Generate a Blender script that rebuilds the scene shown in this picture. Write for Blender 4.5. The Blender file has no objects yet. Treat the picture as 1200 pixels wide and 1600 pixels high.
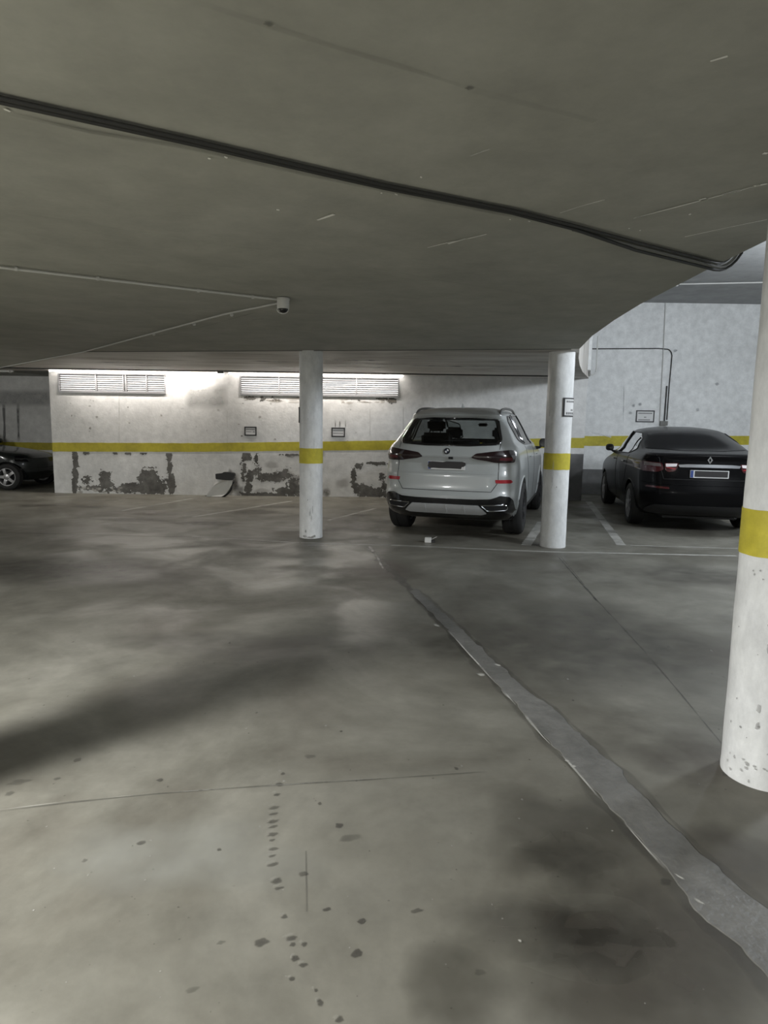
import bpy, bmesh, math, random
from mathutils import Vector, Matrix, noise
from mathutils.bvhtree import BVHTree
random.seed(7)
C = bpy.context.scene.collection
# ---------------------------------------------------------------- camera numbers
F, PITCH, ROLL, EYE = 1020.0, math.radians(7.6), math.radians(.87), 1.52

def ray(x, y):
    u = x-600; v = y-800
    c, s = math.cos(ROLL), math.sin(ROLL)
    u, v = c*u+s*v, -s*u+c*v
    return (u, F*math.cos(PITCH)-v*math.sin(PITCH), -F*math.sin(PITCH)-v*math.cos(PITCH))

def on_z(x, y, z=0.0):            # point of a horizontal surface
    r = ray(x, y); t = (z-EYE)/r[2]
    return (r[0]*t, r[1]*t, z)

def on_y(x, y, Y):                # point of a wall that runs across
    r = ray(x, y); t = Y/r[1]
    return (r[0]*t, Y, EYE+r[2]*t)

# ---------------------------------------------------------------- materials
def new_mat(name):
    m = bpy.data.materials.new(name); m.use_nodes = True
    nt = m.node_tree
    return m, nt, nt.nodes['Principled BSDF']

def plain(name, col, rough=.5, metal=0, coat=0, spec=None, emit=None, es=0, noise_amt=.06, ns=8, trans=0, alpha=1):
    m, nt, b = new_mat(name)
    b.inputs['Roughness'].default_value = rough
    b.inputs['Metallic'].default_value = metal
    b.inputs['Coat Weight'].default_value = coat
    b.inputs['Coat Roughness'].default_value = .05
    if spec is not None: b.inputs['Specular IOR Level'].default_value = spec
    b.inputs['Transmission Weight'].default_value = trans
    b.inputs['Alpha'].default_value = alpha
    tc = nt.nodes.new('ShaderNodeTexCoord'); nz = nt.nodes.new('ShaderNodeTexNoise')
    nz.inputs['Scale'].default_value = ns; nz.inputs['Detail'].default_value = 4
    nt.links.new(tc.outputs['Object'], nz.inputs['Vector'])
    mx = nt.nodes.new('ShaderNodeMix'); mx.data_type = 'RGBA'
    mx.inputs['A'].default_value = tuple(c*(1-noise_amt) for c in col)+(1,)
    mx.inputs['B'].default_value = tuple(min(1, c*(1+noise_amt)) for c in col)+(1,)
    nt.links.new(nz.outputs['Fac'], mx.inputs['Factor'])
    nt.links.new(mx.outputs['Result'], b.inputs['Base Color'])
    if emit:
        b.inputs['Emission Color'].default_value = emit+(1,)
        b.inputs['Emission Strength'].default_value = es
    return m

def mottled(name, cols, scales, rough=(.5, .8), bump=.1, bscale=60, stretch=(1, 1, 1), spec=.3, rscale=.8):
    """layered noise: cols = dark, mid, light; scales = big, small"""
    m, nt, b = new_mat(name)
    N = nt.nodes.new; L = nt.links.new
    tc = N('ShaderNodeTexCoord'); mp = N('ShaderNodeMapping'); mp.inputs['Scale'].default_value = stretch
    L(tc.outputs['Object'], mp.inputs['Vector'])
    n1 = N('ShaderNodeTexNoise'); n1.inputs['Scale'].default_value = scales[0]; n1.inputs['Detail'].default_value = 6; n1.inputs['Roughness'].default_value = .6; n1.inputs['Distortion'].default_value = .6
    L(mp.outputs[0], n1.inputs['Vector'])
    cr = N('ShaderNodeValToRGB'); e = cr.color_ramp.elements
    e[0].position = .32; e[0].color = cols[0]+(1,); e[1].position = .7; e[1].color = cols[2]+(1,)
    q = e.new(.5); q.color = cols[1]+(1,)
    L(n1.outputs['Fac'], cr.inputs['Fac'])
    n2 = N('ShaderNodeTexNoise'); n2.inputs['Scale'].default_value = scales[1]; n2.inputs['Detail'].default_value = 8; n2.inputs['Roughness'].default_value = .7
    L(mp.outputs[0], n2.inputs['Vector'])
    c2 = N('ShaderNodeValToRGB'); c2.color_ramp.elements[0].position = .3; c2.color_ramp.elements[0].color = (.82, .82, .82, 1)
    c2.color_ramp.elements[1].position = .7; c2.color_ramp.elements[1].color = (1.1, 1.1, 1.1, 1)
    L(n2.outputs['Fac'], c2.inputs['Fac'])
    mx = N('ShaderNodeMix'); mx.data_type = 'RGBA'; mx.blend_type = 'MULTIPLY'; mx.inputs['Factor'].default_value = 1
    L(cr.outputs['Color'], mx.inputs['A']); L(c2.outputs['Color'], mx.inputs['B'])
    L(mx.outputs['Result'], b.inputs['Base Color'])
    n3 = N('ShaderNodeTexNoise'); n3.inputs['Scale'].default_value = rscale; n3.inputs['Detail'].default_value = 5; n3.inputs['Distortion'].default_value = .8
    L(tc.outputs['Object'], n3.inputs['Vector'])
    mr = N('ShaderNodeMapRange'); mr.inputs['From Min'].default_value = .38; mr.inputs['From Max'].default_value = .62
    mr.inputs['To Min'].default_value = rough[0]; mr.inputs['To Max'].default_value = rough[1]
    L(n3.outputs['Fac'], mr.inputs['Value']); L(mr.outputs[0], b.inputs['Roughness'])
    b.inputs['Specular IOR Level'].default_value = spec
    nb = N('ShaderNodeTexNoise'); nb.inputs['Scale'].default_value = bscale; nb.inputs['Detail'].default_value = 4
    L(tc.outputs['Object'], nb.inputs['Vector'])
    bp = N('ShaderNodeBump'); bp.inputs['Strength'].default_value = bump; bp.inputs['Distance'].default_value = .01
    L(nb.outputs['Fac'], bp.inputs['Height']); L(bp.outputs[0], b.inputs['Normal'])
    return m

def soft_mark_mat(name):
    m, nt, b = new_mat(name)
    N = nt.nodes.new; L = nt.links.new
    at = N('ShaderNodeAttribute'); at.attribute_name = 'tint'
    L(at.outputs['Color'], b.inputs['Base Color'])
    tc = N('ShaderNodeTexCoord'); nz = N('ShaderNodeTexNoise'); nz.inputs['Scale'].default_value = 6; nz.inputs['Detail'].default_value = 3
    L(tc.outputs['Object'], nz.inputs['Vector'])
    ad = N('ShaderNodeMapRange'); ad.inputs['From Min'].default_value = .3; ad.inputs['From Max'].default_value = .7
    ad.inputs['To Min'].default_value = .55; ad.inputs['To Max'].default_value = 1.25
    L(nz.outputs['Fac'], ad.inputs['Value'])
    mu = N('ShaderNodeMath'); mu.operation = 'MULTIPLY'; mu.use_clamp = True
    L(at.outputs['Alpha'], mu.inputs[0]); L(ad.outputs[0], mu.inputs[1]); L(mu.outputs[0], b.inputs['Alpha'])
    b.inputs['Roughness'].default_value = .42; b.inputs['Specular IOR Level'].default_value = .4
    return m

M = {}
M['floor'] = mottled('polished_concrete', ((.105, .097, .080), (.155, .149, .126), (.225, .217, .188)), (.85, 4.5), rough=(.36, .66), bump=.10, bscale=20, spec=.2, rscale=1.1)
M['ceiling'] = mottled('ceiling_paint', ((.37, .37, .328), (.405, .405, .362), (.44, .44, .398)), (.5, 3), rough=(.6, .8), bump=.04, bscale=45)
M['ceiling_rear'] = mottled('window_glow_ceiling_paint', ((.46, .42, .38), (.66, .63, .59), (.76, .74, .70)), (.9, 3), rough=(.5, .7), bump=.1, bscale=40, stretch=(.5, 2.2, 1))  # whiter than the near slab: glow from the windows put into the paint
M['ceiling_void'] = mottled('upper_ceiling_paint', ((.26, .265, .265), (.29, .295, .295), (.32, .325, .325)), (.5, 3), rough=(.6, .8))
M['wall'] = mottled('white_wall_paint', ((.66, .66, .65), (.76, .76, .75), (.82, .82, .81)), (.7, 6), rough=(.55, .8), bump=.25, bscale=30)
M['wall_cool'] = mottled('cool_white_wall_paint', ((.73, .74, .74), (.80, .81, .81), (.85, .86, .86)), (.5, 7), rough=(.55, .8), bump=.35, bscale=35)
M['col'] = mottled('column_paint', ((.66, .67, .68), (.74, .75, .75), (.80, .81, .81)), (1.6, 14), rough=(.4, .65), bump=.2, bscale=30, stretch=(1, 1, .5))
M['yellow'] = mottled('yellow_paint', ((.42, .36, .045), (.52, .45, .05), (.60, .53, .06)), (2.2, 12), rough=(.5, .7), bump=.15)
M['peel'] = mottled('bare_plaster', ((.10, .097, .09), (.15, .145, .135), (.22, .215, .20)), (5, 25), rough=(.8, .95), bump=.5, bscale=50)
M['dado'] = mottled('grey_dado_paint', ((.15, .15, .15), (.19, .19, .19), (.23, .23, .23)), (1, 6))
M['line'] = mottled('worn_line_paint', ((.20, .195, .18), (.34, .335, .31), (.42, .41, .39)), (3, 22), rough=(.5, .7))
M['patch'] = mottled('trench_cement', ((.10, .10, .092), (.138, .135, .126), (.19, .187, .175)), (2.5, 20), rough=(.45, .7), bump=.5, bscale=40)
M['soft_mark'] = soft_mark_mat('soft_mark')
M['pipe_white'] = plain('white_plastic', (.55, .55, .53), .45)
M['pipe_dark'] = plain('dark_grey_pipe', (.032, .032, .03), .6)
M['pipe_grey'] = plain('grey_pipe', (.16, .16, .15), .5)
M['frame'] = plain('grey_aluminium', (.30, .30, .31), .45, metal=.3)
M['slat'] = plain('louvre_grey', (.16, .16, .16), .6)
M['day'] = plain('daylight_glass', (.9, .9, .9), .5, emit=(1.0, .965, .92), es=1.7)
M['strip_glow'] = plain('strip_glow', (.9, .9, .9), .5, emit=(1.0, .95, .90), es=14.0)
M['black'] = plain('black_plastic', (.012, .012, .013), .45)
M['gloss_black'] = plain('gloss_black', (.006, .006, .007), .12, coat=.5)
M['sign_white'] = plain('sign_white', (.68, .68, .68), .5)
M['ink'] = plain('faded_ink', (.16, .16, .16), .6)
M['white_card'] = plain('white_card', (.62, .62, .60), .6)

def area(loc, size, power, col, rot=(0, 0, 0), sy=None):
    l = bpy.data.lights.new('lamp', 'AREA'); l.energy = power; l.color = col
    l.shape = 'RECTANGLE'; l.size = size; l.size_y = sy or size
    o = bpy.data.objects.new('lamp', l); o.location = loc; o.rotation_euler = rot; C.objects.link(o); return o
def point(loc, r, power, col):
    l = bpy.data.lights.new('lamp', 'POINT'); l.energy = power; l.color = col; l.shadow_soft_size = r
    o = bpy.data.objects.new('lamp', l); o.location = loc; C.objects.link(o); return o
# ---------------------------------------------------------------- mesh helpers
def link(name, bm, mat, parent=None, smooth=False, auto=None):
    me = bpy.data.meshes.new(name)
    bmesh.ops.recalc_face_normals(bm, faces=bm.faces)
    bm.to_mesh(me); bm.free()
    mats = mat if isinstance(mat, (list, tuple)) else [mat]
    for m in mats: me.materials.append(m)
    if smooth:
        for p in me.polygons: p.use_smooth = True
        if auto:
            try: me.set_sharp_from_angle(angle=math.radians(auto))
            except Exception: pass
    o = bpy.data.objects.new(name, me); C.objects.link(o)
    if parent: o.parent = parent
    return o

def tag(o, label, cat, group=None):
    o['label'] = label; o['category'] = cat
    if group: o['group'] = group
    return o

def empty(name, loc, rz=0):
    o = bpy.data.objects.new(name, None); C.objects.link(o)
    o.location = loc; o.rotation_euler = (0, 0, rz); o.empty_display_size = .2
    return o

def struct(o): o['kind'] = 'structure'; return o

def box(bm, x0, x1, y0, y1, z0, z1, mat=None):
    r = bmesh.ops.create_cube(bm, size=1)
    for v in r['verts']:
        v.co = Vector(((x0+x1)/2+v.co.x*(x1-x0), (y0+y1)/2+v.co.y*(y1-y0), (z0+z1)/2+v.co.z*(z1-z0)))
        if mat: v.co = mat @ v.co
    return r['verts']

def tube(bm, pts, r, n=8, cap=True):
    pts = [Vector(p) for p in pts]; rings = []
    for i, p in enumerate(pts):
        d = (pts[min(i+1, len(pts)-1)]-pts[max(i-1, 0)]).normalized()
        up = Vector((0, 0, 1)) if abs(d.z) < .95 else Vector((1, 0, 0))
        a = d.cross(up).normalized(); b = d.cross(a).normalized()
        rr = r[i] if isinstance(r, (list, tuple)) else r
        rings.append([bm.verts.new(p+a*(rr*math.cos(2*math.pi*k/n))+b*(rr*math.sin(2*math.pi*k/n))) for k in range(n)])
    for A, B in zip(rings, rings[1:]):
        for k in range(n): bm.faces.new((A[k], A[(k+1) % n], B[(k+1) % n], B[k]))
    if cap: bm.faces.new(rings[0]); bm.faces.new(rings[-1][::-1])

def lathe(bm, prof, n=48, axis='z', org=(0, 0, 0), closed=False):
    org = Vector(org); rings = []
    for (r, h) in prof:
        ring = []
        for k in range(n):
            a = 2*math.pi*k/n; c, s = r*math.cos(a), r*math.sin(a)
            ring.append(bm.verts.new(org+(Vector((c, s, h)) if axis == 'z' else Vector((h, c, s)) if axis == 'x' else Vector((c, h, s)))))
        rings.append(ring)
    pr = list(zip(rings, rings[1:]))
    if closed: pr.append((rings[-1], rings[0]))
    for A, B in pr:
        for k in range(n): bm.faces.new((A[k], A[(k+1) % n], B[(k+1) % n], B[k]))
    if not closed:
        bm.faces.new(rings[0][::-1]); bm.faces.new(rings[-1])

def prism(bm, pts, z0, z1):       # plan polygon; z0/z1 may be functions of (x,y)
    f0 = z0 if callable(z0) else (lambda x, y: z0)
    f1 = z1 if callable(z1) else (lambda x, y: z1)
    A = [bm.verts.new((x, y, f0(x, y))) for x, y in pts]; B = [bm.verts.new((x, y, f1(x, y))) for x, y in pts]
    bm.faces.new(A[::-1]); bm.faces.new(B)
    n = len(pts)
    for i in range(n): bm.faces.new((A[i], A[(i+1) % n], B[(i+1) % n], B[i]))

def rounded(x0, x1, y0, y1, r, n=5):
    out = []
    for cx, cy, a0 in ((x1-r, y1-r, 0), (x0+r, y1-r, 90), (x0+r, y0+r, 180), (x1-r, y0+r, 270)):
        for k in range(n+1):
            a = math.radians(a0+90*k/n); out.append((cx+r*math.cos(a), cy+r*math.sin(a)))
    return out

class SoftMarks:                      # soft irregular marks and painted shade lying on a surface
    def __init__(s): s.v = []; s.f = []; s.c = []
    def blob(s, o, U, V, ru, rv, rot, col, a, n=18, wob=.25, edge=.55):
        o = Vector(o); U = Vector(U); V = Vector(V)
        cr, sr = math.cos(rot), math.sin(rot)
        b = len(s.v); s.v.append(o); s.c.append(col+(a,))
        sd = random.random()*50
        for k, (fr, al) in enumerate(((edge, a*.85), (1.0, 0.0))):
            for i in range(n):
                t = 2*math.pi*i/n
                w = 1+wob*noise.noise(Vector((math.cos(t)*1.3, math.sin(t)*1.3, sd)))*2
                x = math.cos(t)*ru*fr*w; y = math.sin(t)*rv*fr*w
                s.v.append(o+U*(x*cr-y*sr)+V*(x*sr+y*cr)); s.c.append(col+(al,))
        for i in range(n):
            j = (i+1) % n
            s.f.append((b, b+1+i, b+1+j)); s.f.append((b+1+i, b+1+n+i, b+1+n+j, b+1+j))
    def strip(s, pts, w, col, a, V=None, nrm=(0, 0, 1), jit=.3, broken=0.0):
        pts = [Vector(p) for p in pts]; nrm = Vector(nrm); fine = []
        for A, B in zip(pts, pts[1:]):
            k = max(2, int((B-A).length/.04))
            for i in range(k): fine.append(A.lerp(B, i/k))
        fine.append(pts[-1]); sd = random.random()*99
        prev = None
        for i, p in enumerate(fine):
            d = (fine[min(i+1, len(fine)-1)]-fine[max(i-1, 0)]).normalized(); q = d.cross(nrm).normalized()
            wv = w*(1+jit*2*noise.noise(Vector((i*.23, sd, 0)))); off = q*(w*jit*noise.noise(Vector((i*.11, sd+7, 0))))
            al = a
            if broken: al = a*max(0, min(1, (noise.noise(Vector((i*.17, sd, 3)))+.5-broken)*4))
            if len(fine) > 12: al *= min(1, .15+i/4, .15+(len(fine)-1-i)/4)
            b = len(s.v)
            for t, aa in ((-1, 0), (-.5, al), (.5, al), (1, 0)):
                s.v.append(p+off+q*(t*wv)); s.c.append(col+(aa,))
            if prev is not None:
                for t in range(3): s.f.append((prev+t, prev+t+1, b+t+1, b+t))
            prev = b
    def build(s, name, parent):
        me = bpy.data.meshes.new(name); me.from_pydata([tuple(v) for v in s.v], [], s.f)
        ca = me.color_attributes.new('tint', 'FLOAT_COLOR', 'POINT')
        ca.data.foreach_set('color', [x for c in s.c for x in c])
        me.materials.append(M['soft_mark'])
        o = bpy.data.objects.new(name, me); C.objects.link(o); o.parent = parent
        return o

# ================================================================= THE SHELL
UP = 4.32
def cz(x, y): return 2.45+max(0, y-8.3)*.015        # underside of the low slab
EDGE = [(2.05, -5), (2.03, 1.5), (1.95, 2.6), (1.866, 3.365), (1.87, 3.9), (1.89, 4.5), (1.905, 5.08), (1.97, 5.83), (2.093, 6.84), (2.29, 7.94)]
EDGE2 = [(2.29, 7.94), (2.62, 9.1), (3.02, 10.4), (3.48, 11.8), (4.0, 13.2), (4.16, 13.65)]

bm = bmesh.new(); box(bm, -13, 10.2, -5.2, 16.6, -.25, 0)
floor = struct(link('floor', bm, M['floor']))

# low slab over the aisle, then its far half, paler to carry the window glow, then the high ceiling of the open part
bm = bmesh.new()
prism(bm, EDGE+[(-4.2, 9.23), (-8.1, 13.9), (-8.1, 16.4), (-12.8, 16.4), (-12.8, -5)], cz, 3.4)
bmesh.ops.triangulate(bm, faces=[f for f in bm.faces if len(f.verts) > 4])
ceiling = struct(link('ceiling', bm, M['ceiling']))
bm = bmesh.new()
prism(bm, EDGE2+[(4.16, 14.0), (-8.1, 14.0), (-8.1, 13.9), (-4.2, 9.23)], cz, 3.4)
bmesh.ops.triangulate(bm, faces=[f for f in bm.faces if len(f.verts) > 4])
o = link('rear_slab', bm, M['ceiling_rear'], ceiling)
bm = bmesh.new(); box(bm, -12.8, 10.2, -5.2, 16.4, UP, UP+.2)
ceiling_up = struct(link('ceiling', bm, M['ceiling_void']))

# walls
WY = 13.65
WR = [(-6.74, -4.53), (-3.0, .27)]; WZ0, WZ1 = 2.09, 2.475
bm = bmesh.new()
xs = [-6.93, WR[0][0], WR[0][1], WR[1][0], WR[1][1], 4.14]
for a, b in zip(xs, xs[1:]):
    if (a, b) in WR:
        box(bm, a, b, WY, WY+.3, 0, WZ0); box(bm, a, b, WY, WY+.3, WZ1, 2.60)
    else: box(bm, a, b, WY, WY+.3, 0, 2.60)
box(bm, -6.93, 4.14, WY, WY+.3, 2.60, UP)
box(bm, -6.93, -6.9, WY+.3, 16.2, 0, UP)
wall = struct(link('wall_back', bm, M['wall']))
bm = bmesh.new(); box(bm, 4.16, 10.0, 15.1, 15.4, 0, UP); box(bm, 4.0, 4.14, WY+.3, 15.2, 0, UP)
wall_r = struct(link('wall_far_right', bm, M['wall_cool']))
bm = bmesh.new(); box(bm, 10.0, 10.2, -5, 15.4, 0, UP)
struct(link('wall_right', bm, M['wall_cool']))
bm = bmesh.new(); box(bm, -12.8, -6.9, 16.2, 16.4, 0, UP)
wall_l = struct(link('wall_recess', bm, M['wall']))
bm = bmesh.new(); box(bm, -13, -12.8, -5, 16.4, 0, UP)
struct(link('wall_left', bm, M['wall']))
bm = bmesh.new(); box(bm, -13, 10.2, -5.2, -5, 0, UP)
struct(link('wall_front', bm, M['wall']))

# painted yellow band, following the walls (its height drifts a little, as painted)
def band(name, pts, y, parent, mat):
    bm = bmesh.new(); n = 40; rows = []
    for (x0, b0, t0), (x1, b1, t1) in zip(pts, pts[1:]):
        for i in range(n+1):
            t = i/n; x = x0+(x1-x0)*t
            jb = .006*noise.noise(Vector((x*6, 1, 0))); jt = .006*noise.noise(Vector((x*6, 9, 0)))
            rows.append((x, b0+(b1-b0)*t+jb, t0+(t1-t0)*t+jt))
    A = [(bm.verts.new((x, y, b)), bm.verts.new((x, y, t)), bm.verts.new((x, y+.003, b)), bm.verts.new((x, y+.003, t))) for x, b, t in rows]
    for p, q in zip(A, A[1:]):
        if (p[0].co-q[0].co).length < 1e-6: continue
        bm.faces.new((p[0], q[0], q[1], p[1])); bm.faces.new((p[0], p[2], q[2], q[0])); bm.faces.new((p[1], q[1], q[3], p[3]))
    return link(name, bm, mat, parent)
def zz(x, y, Y=WY): return on_y(x, y, Y)
def bandpts(lst, Y):
    out = []
    for x, yt, yb in lst:
        t = on_y(x, yt, Y); b = on_y(x, yb, Y); out.append((b[0], b[2], t[2]))
    return out
P = bandpts([(115, 692, 706), (300, 692.5, 706), (500, 690, 704), (620, 688, 703), (850, 685, 700), (908, 684, 700)], WY)
P[0] = (-6.93, P[0][1], P[0][2]); P[-1] = (4.14, P[-1][1], P[-1][2])
band('yellow_band', P, WY-.004, wall, M['yellow'])
P = bandpts([(918, 682, 697), (980, 681, 697), (1165, 681, 695)], 15.1)
P.append((9.99, P[-1][1]-.02, P[-1][2]-.02)); P[0] = (4.23, P[0][1], P[0][2])
band('yellow_band', P, 15.096, wall_r, M['yellow'])
P = bandpts([(2, 690, 699.5), (75, 692, 704)], 16.2)
P[0] = (-12.7, P[0][1], P[0][2]); P[-1] = (-7.14, P[-1][1], P[-1][2])
band('yellow_band', P, 16.196, wall_l, M['yellow'])
# grey painted foot of the walls
bm = bmesh.new(); box(bm, 3.3, 4.141, WY-.003, WY+.001, 0, .98); link('grey_dado', bm, M['dado'], wall)
bm = bmesh.new(); box(bm, 4.23, 9.99, 15.096, 15.1, 0, .575); link('grey_dado', bm, M['dado'], wall_r)

# places where the paint has peeled off
def peel(name, Y, x0, x1, z0, z1, blobs, parent, thr=.0, cell=.007, seed=0, nsc=7, namp=.9):
    nx = int((x1-x0)/cell); nz = int((z1-z0)/cell)
    def fld(x, z):
        b = -1.0
        for cx, cy, rx, rz, a in blobs:
            d = ((x-cx)/rx)**2+((z-cy)/rz)**2
            if d < 9: b = max(b, a*math.exp(-d)-.55)
        n = noise.noise(Vector((x*nsc, seed, z*nsc)))*.55+noise.noise(Vector((x*nsc*2.3, seed+5, z*nsc*2.3)))*.5+noise.noise(Vector((x*nsc*5.5, seed+9, z*nsc*5.5)))*.42
        return b+n*namp-thr
    G = [[fld(x0+i*cell, z0+j*cell) for j in range(nz+1)] for i in range(nx+1)]
    v = []; f = []; vid = {}
    def vert(x, z):
        k = (round(x, 5), round(z, 5))
        if k not in vid: vid[k] = len(v); v.append((x, Y-.0025, z))
        return vid[k]
    for i in range(nx):
        for j in range(nz):
            cs = [(i, j), (i+1, j), (i+1, j+1), (i, j+1)]
            poly = []
            for a in range(4):
                p, q = cs[a], cs[(a+1) % 4]; gp, gq = G[p[0]][p[1]], G[q[0]][q[1]]
                if gp > 0: poly.append(vert(x0+p[0]*cell, z0+p[1]*cell))
                if (gp > 0) != (gq > 0):
                    t = gp/(gp-gq)
                    poly.append(vert(x0+(p[0]+(q[0]-p[0])*t)*cell, z0+(p[1]+(q[1]-p[1])*t)*cell))
            poly = list(dict.fromkeys(poly))
            if len(poly) > 2: f.append(poly)
    if not f: return
    me = bpy.data.meshes.new(name); me.from_pydata(v, [], f); me.materials.append(M['peel'])
    o = bpy.data.objects.new(name, me); C.objects.link(o); o.parent = parent
    return o
def wb(x, y, rx, ry, a):           # picture spot on the back wall -> blob
    p = on_y(x, y, WY); k = WY/F
    return (p[0], p[2], rx*k, ry*k, a)
peel('peeled_paint', WY, -6.80, -4.35, 0.0, .87,
     [wb(117, 712, 5, 8, 1.5), wb(118, 724, 4.5, 10, 1.5), wb(118, 742, 4.5, 14, 1.5), wb(116, 760, 4, 12, 1.5), wb(265, 712, 5, 12, 1.4), wb(265, 730, 4, 14, 1.35), wb(267, 755, 7, 18, 1.4),
      wb(165, 752, 11, 16, 1.4), wb(232, 745, 17, 12, 1.5), wb(240, 761, 26, 12, 1.5), wb(135, 750, 11, 9, .85), wb(150, 762, 34, 5, 1.05), wb(205, 762, 18, 9, 1.3), wb(195, 766, 60, 5, 1.05),
      wb(134, 708, 7, 3, 1.0), wb(180, 708, 5, 3, .95), wb(225, 708, 8, 3, .9), wb(200, 708, 5, 3, .9)], wall, seed=3, nsc=8, namp=.75)
peel('peeled_paint', WY, -3.05, -1.55, 0.0, .9,
     [wb(386, 713, 8, 8, 1.25), wb(400, 717, 5, 12, .95), wb(455, 711, 18, 2.5, 1.1), wb(400, 738, 10, 8, 1.0), wb(425, 746, 24, 7, 1.45), wb(445, 742, 14, 9, 1.1), wb(388, 762, 8, 12, 1.0),
      wb(460, 760, 12, 16, 1.15), wb(420, 774, 50, 5, 1.35), wb(445, 768, 22, 8, 1.1), wb(390, 745, 10, 14, .9), wb(381, 735, 6, 30, .8)], wall, seed=11, nsc=9, namp=.8)
peel('peeled_paint', WY, -.75, .35, 0.0, .85,
     [wb(553, 745, 5, 16, 1.15), wb(560, 728, 8, 5, 1.0), wb(580, 770, 26, 8, 1.6), wb(566, 764, 14, 8, 1.35), wb(590, 724, 20, 3, 1.25), wb(600, 760, 6, 10, 1.1), wb(555, 760, 6, 8, 1.0), wb(596, 745, 8, 6, .8), wb(517, 720, 3, 3, 1.1)], wall, seed=21, nsc=9, namp=.75)
peel('peeled_paint', WY, -3.0, .35, 1.92, 2.08,
     [wb(392, 622, 9, 3, 1.2), wb(410, 623, 6, 4, .9), wb(425, 621, 5, 3, .95), wb(432, 625, 8, 2.5, .8), wb(612, 625, 6, 5, 1.5), wb(597, 623, 12, 2.5, .95), wb(560, 625, 10, 2, .7)], wall, seed=31, nsc=12, namp=.8)

# soft marks and darker bands on the walls
s = SoftMarks(); UX = (1, 0, 0); UZ = (0, 0, 1)
def wst(x, y, rx, ry, col, a, **k):
    p = on_y(x, y, WY-.0035); s.blob(p, UX, UZ, rx*WY/F, ry*WY/F, 0, col, a, **k)
def wrect(x0, y0, x1, y1, col, a):
    p = on_y((x0+x1)/2, (y0+y1)/2, WY-.0033); s.blob(p, UX, UZ, abs(x1-x0)/2*WY/F*1.1, abs(y1-y0)/2*WY/F*1.15, 0, col, a, n=24, edge=.85)
s.strip([on_y(288, 620, WY-.0035), on_y(357, 620, WY-.0035)], .27, (.40, .40, .39), .5, nrm=(0, 1, 0), jit=.03); wst(363, 752, 9, 24, (.17, .16, .15), .75, edge=.7); wst(372, 765, 8, 14, (.2, .19, .18), .6)  # begins with a broad darker band between the two windows
wst(350, 775, 30, 3, (.2, .19, .18), .4)
for i in range(26):
    wst(random.uniform(110, 620), random.uniform(620, 690), random.uniform(1, 3), random.uniform(1, 2.5), (.25, .24, .22), random.uniform(.3, .8))
for x in (531, 524, 540): wst(x, 662, 1.2, 7, (.3, .29, .27), .7)
for i in range(20):                # scuffs and drips under the sills
    wst(random.uniform(380, 620), random.uniform(621, 630), random.uniform(3, 12), random.uniform(1, 3), (.42, .38, .33), .5)
for i in range(14): wst(random.uniform(385, 545), random.uniform(708, 775), random.uniform(5, 14), random.uniform(4, 9), (.40, .38, .36), .45)
for x in (186, 355, 578, 630): s.strip([on_y(x, 615 if x < 300 else 625, WY-.003), on_y(x, 700, WY-.003)], .008, (.4, .4, .39), .35, nrm=(0, 1, 0), broken=.1)
s.strip([on_y(280, 775.5, WY-.004), on_y(600, 777.5, WY-.004)], .02, (.6, .55, .48), .7, nrm=(0, 1, 0))
for i in range(16): wst(random.uniform(118, 200), random.uniform(762, 770), random.uniform(2, 6), random.uniform(1.5, 3), (.62, .6, .56), .8)
s.build('wall_marks', wall)
s = SoftMarks()
for x, y0, y1, a in ((6, 632, 690, .8), (28, 630, 690, .7)):
    s.strip([on_y(x, y0, 16.194), on_y(x+1, y1, 16.194)], .035, (.2, .2, .2), a, nrm=(0, 1, 0))
s.strip([on_y(-20, 622, 16.193), on_y(82, 622, 16.193)], .22, (.36, .36, .36), .5, nrm=(0, 1, 0), jit=.02)  # broad darker band high on the recess wall
s.build('wall_marks', wall_l)
s = SoftMarks()
for x, y in ((985, 645), (990, 634), (1000, 632), (1055, 548), (1120, 600), (1090, 640)): s.blob(on_y(x, y, 15.094), UX, UZ, .05, .04, 0, (.33, .34, .36), .5)
s.strip([on_y(975, 600, 15.094), on_y(974, 660, 15.094)], .01, (.4, .41, .43), .5, nrm=(0, 1, 0))
s.strip([on_y(925, 676, 15.094), on_y(955, 683, 15.094)], .02, (.8, .8, .8), .6, nrm=(0, 1, 0))
s.build('wall_marks', wall_r)

# ---------------------------------------------------------------- louvred windows high in the back wall
def window(n, x0, x1, cuts):
    root = empty('window_%d' % n, ((x0+x1)/2, WY, WZ0)); struct(root)
    T = Matrix.Translation(-root.location)
    bm = bmesh.new(); fw = .022
    box(bm, x0, x1, WY-.02, WY+.06, WZ0-.005, WZ0+.04, T); box(bm, x0, x1, WY-.02, WY+.06, WZ1-.02, WZ1, T)
    for c in [x0+fw/2]+cuts+[x1-fw/2]: box(bm, c-fw/2, c+fw/2, WY-.02, WY+.06, WZ0+.04, WZ1-.02, T)
    link('window_frame', bm, M['frame'], root)
    bm = bmesh.new(); ed = [x0]+cuts+[x1]
    for a, b in zip(ed, ed[1:]):
        k = 8
        for i in range(k):
            z = WZ0+.062+(WZ1-WZ0-.09)*i/(k-1)
            R = T @ Matrix.Translation((0, WY+.02, z)) @ Matrix.Rotation(math.radians(-32), 4, 'X')
            box(bm, a+fw/2, b-fw/2, -.016, .016, -.006, .006, R)
    link('louvre_slats', bm, M['slat'], root)
    bm = bmesh.new(); box(bm, x0+.005, x1-.005, WY+.08, WY+.09, WZ0+.01, WZ1-.003, T)
    link('window_pane', bm, M['day'], root)
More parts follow.
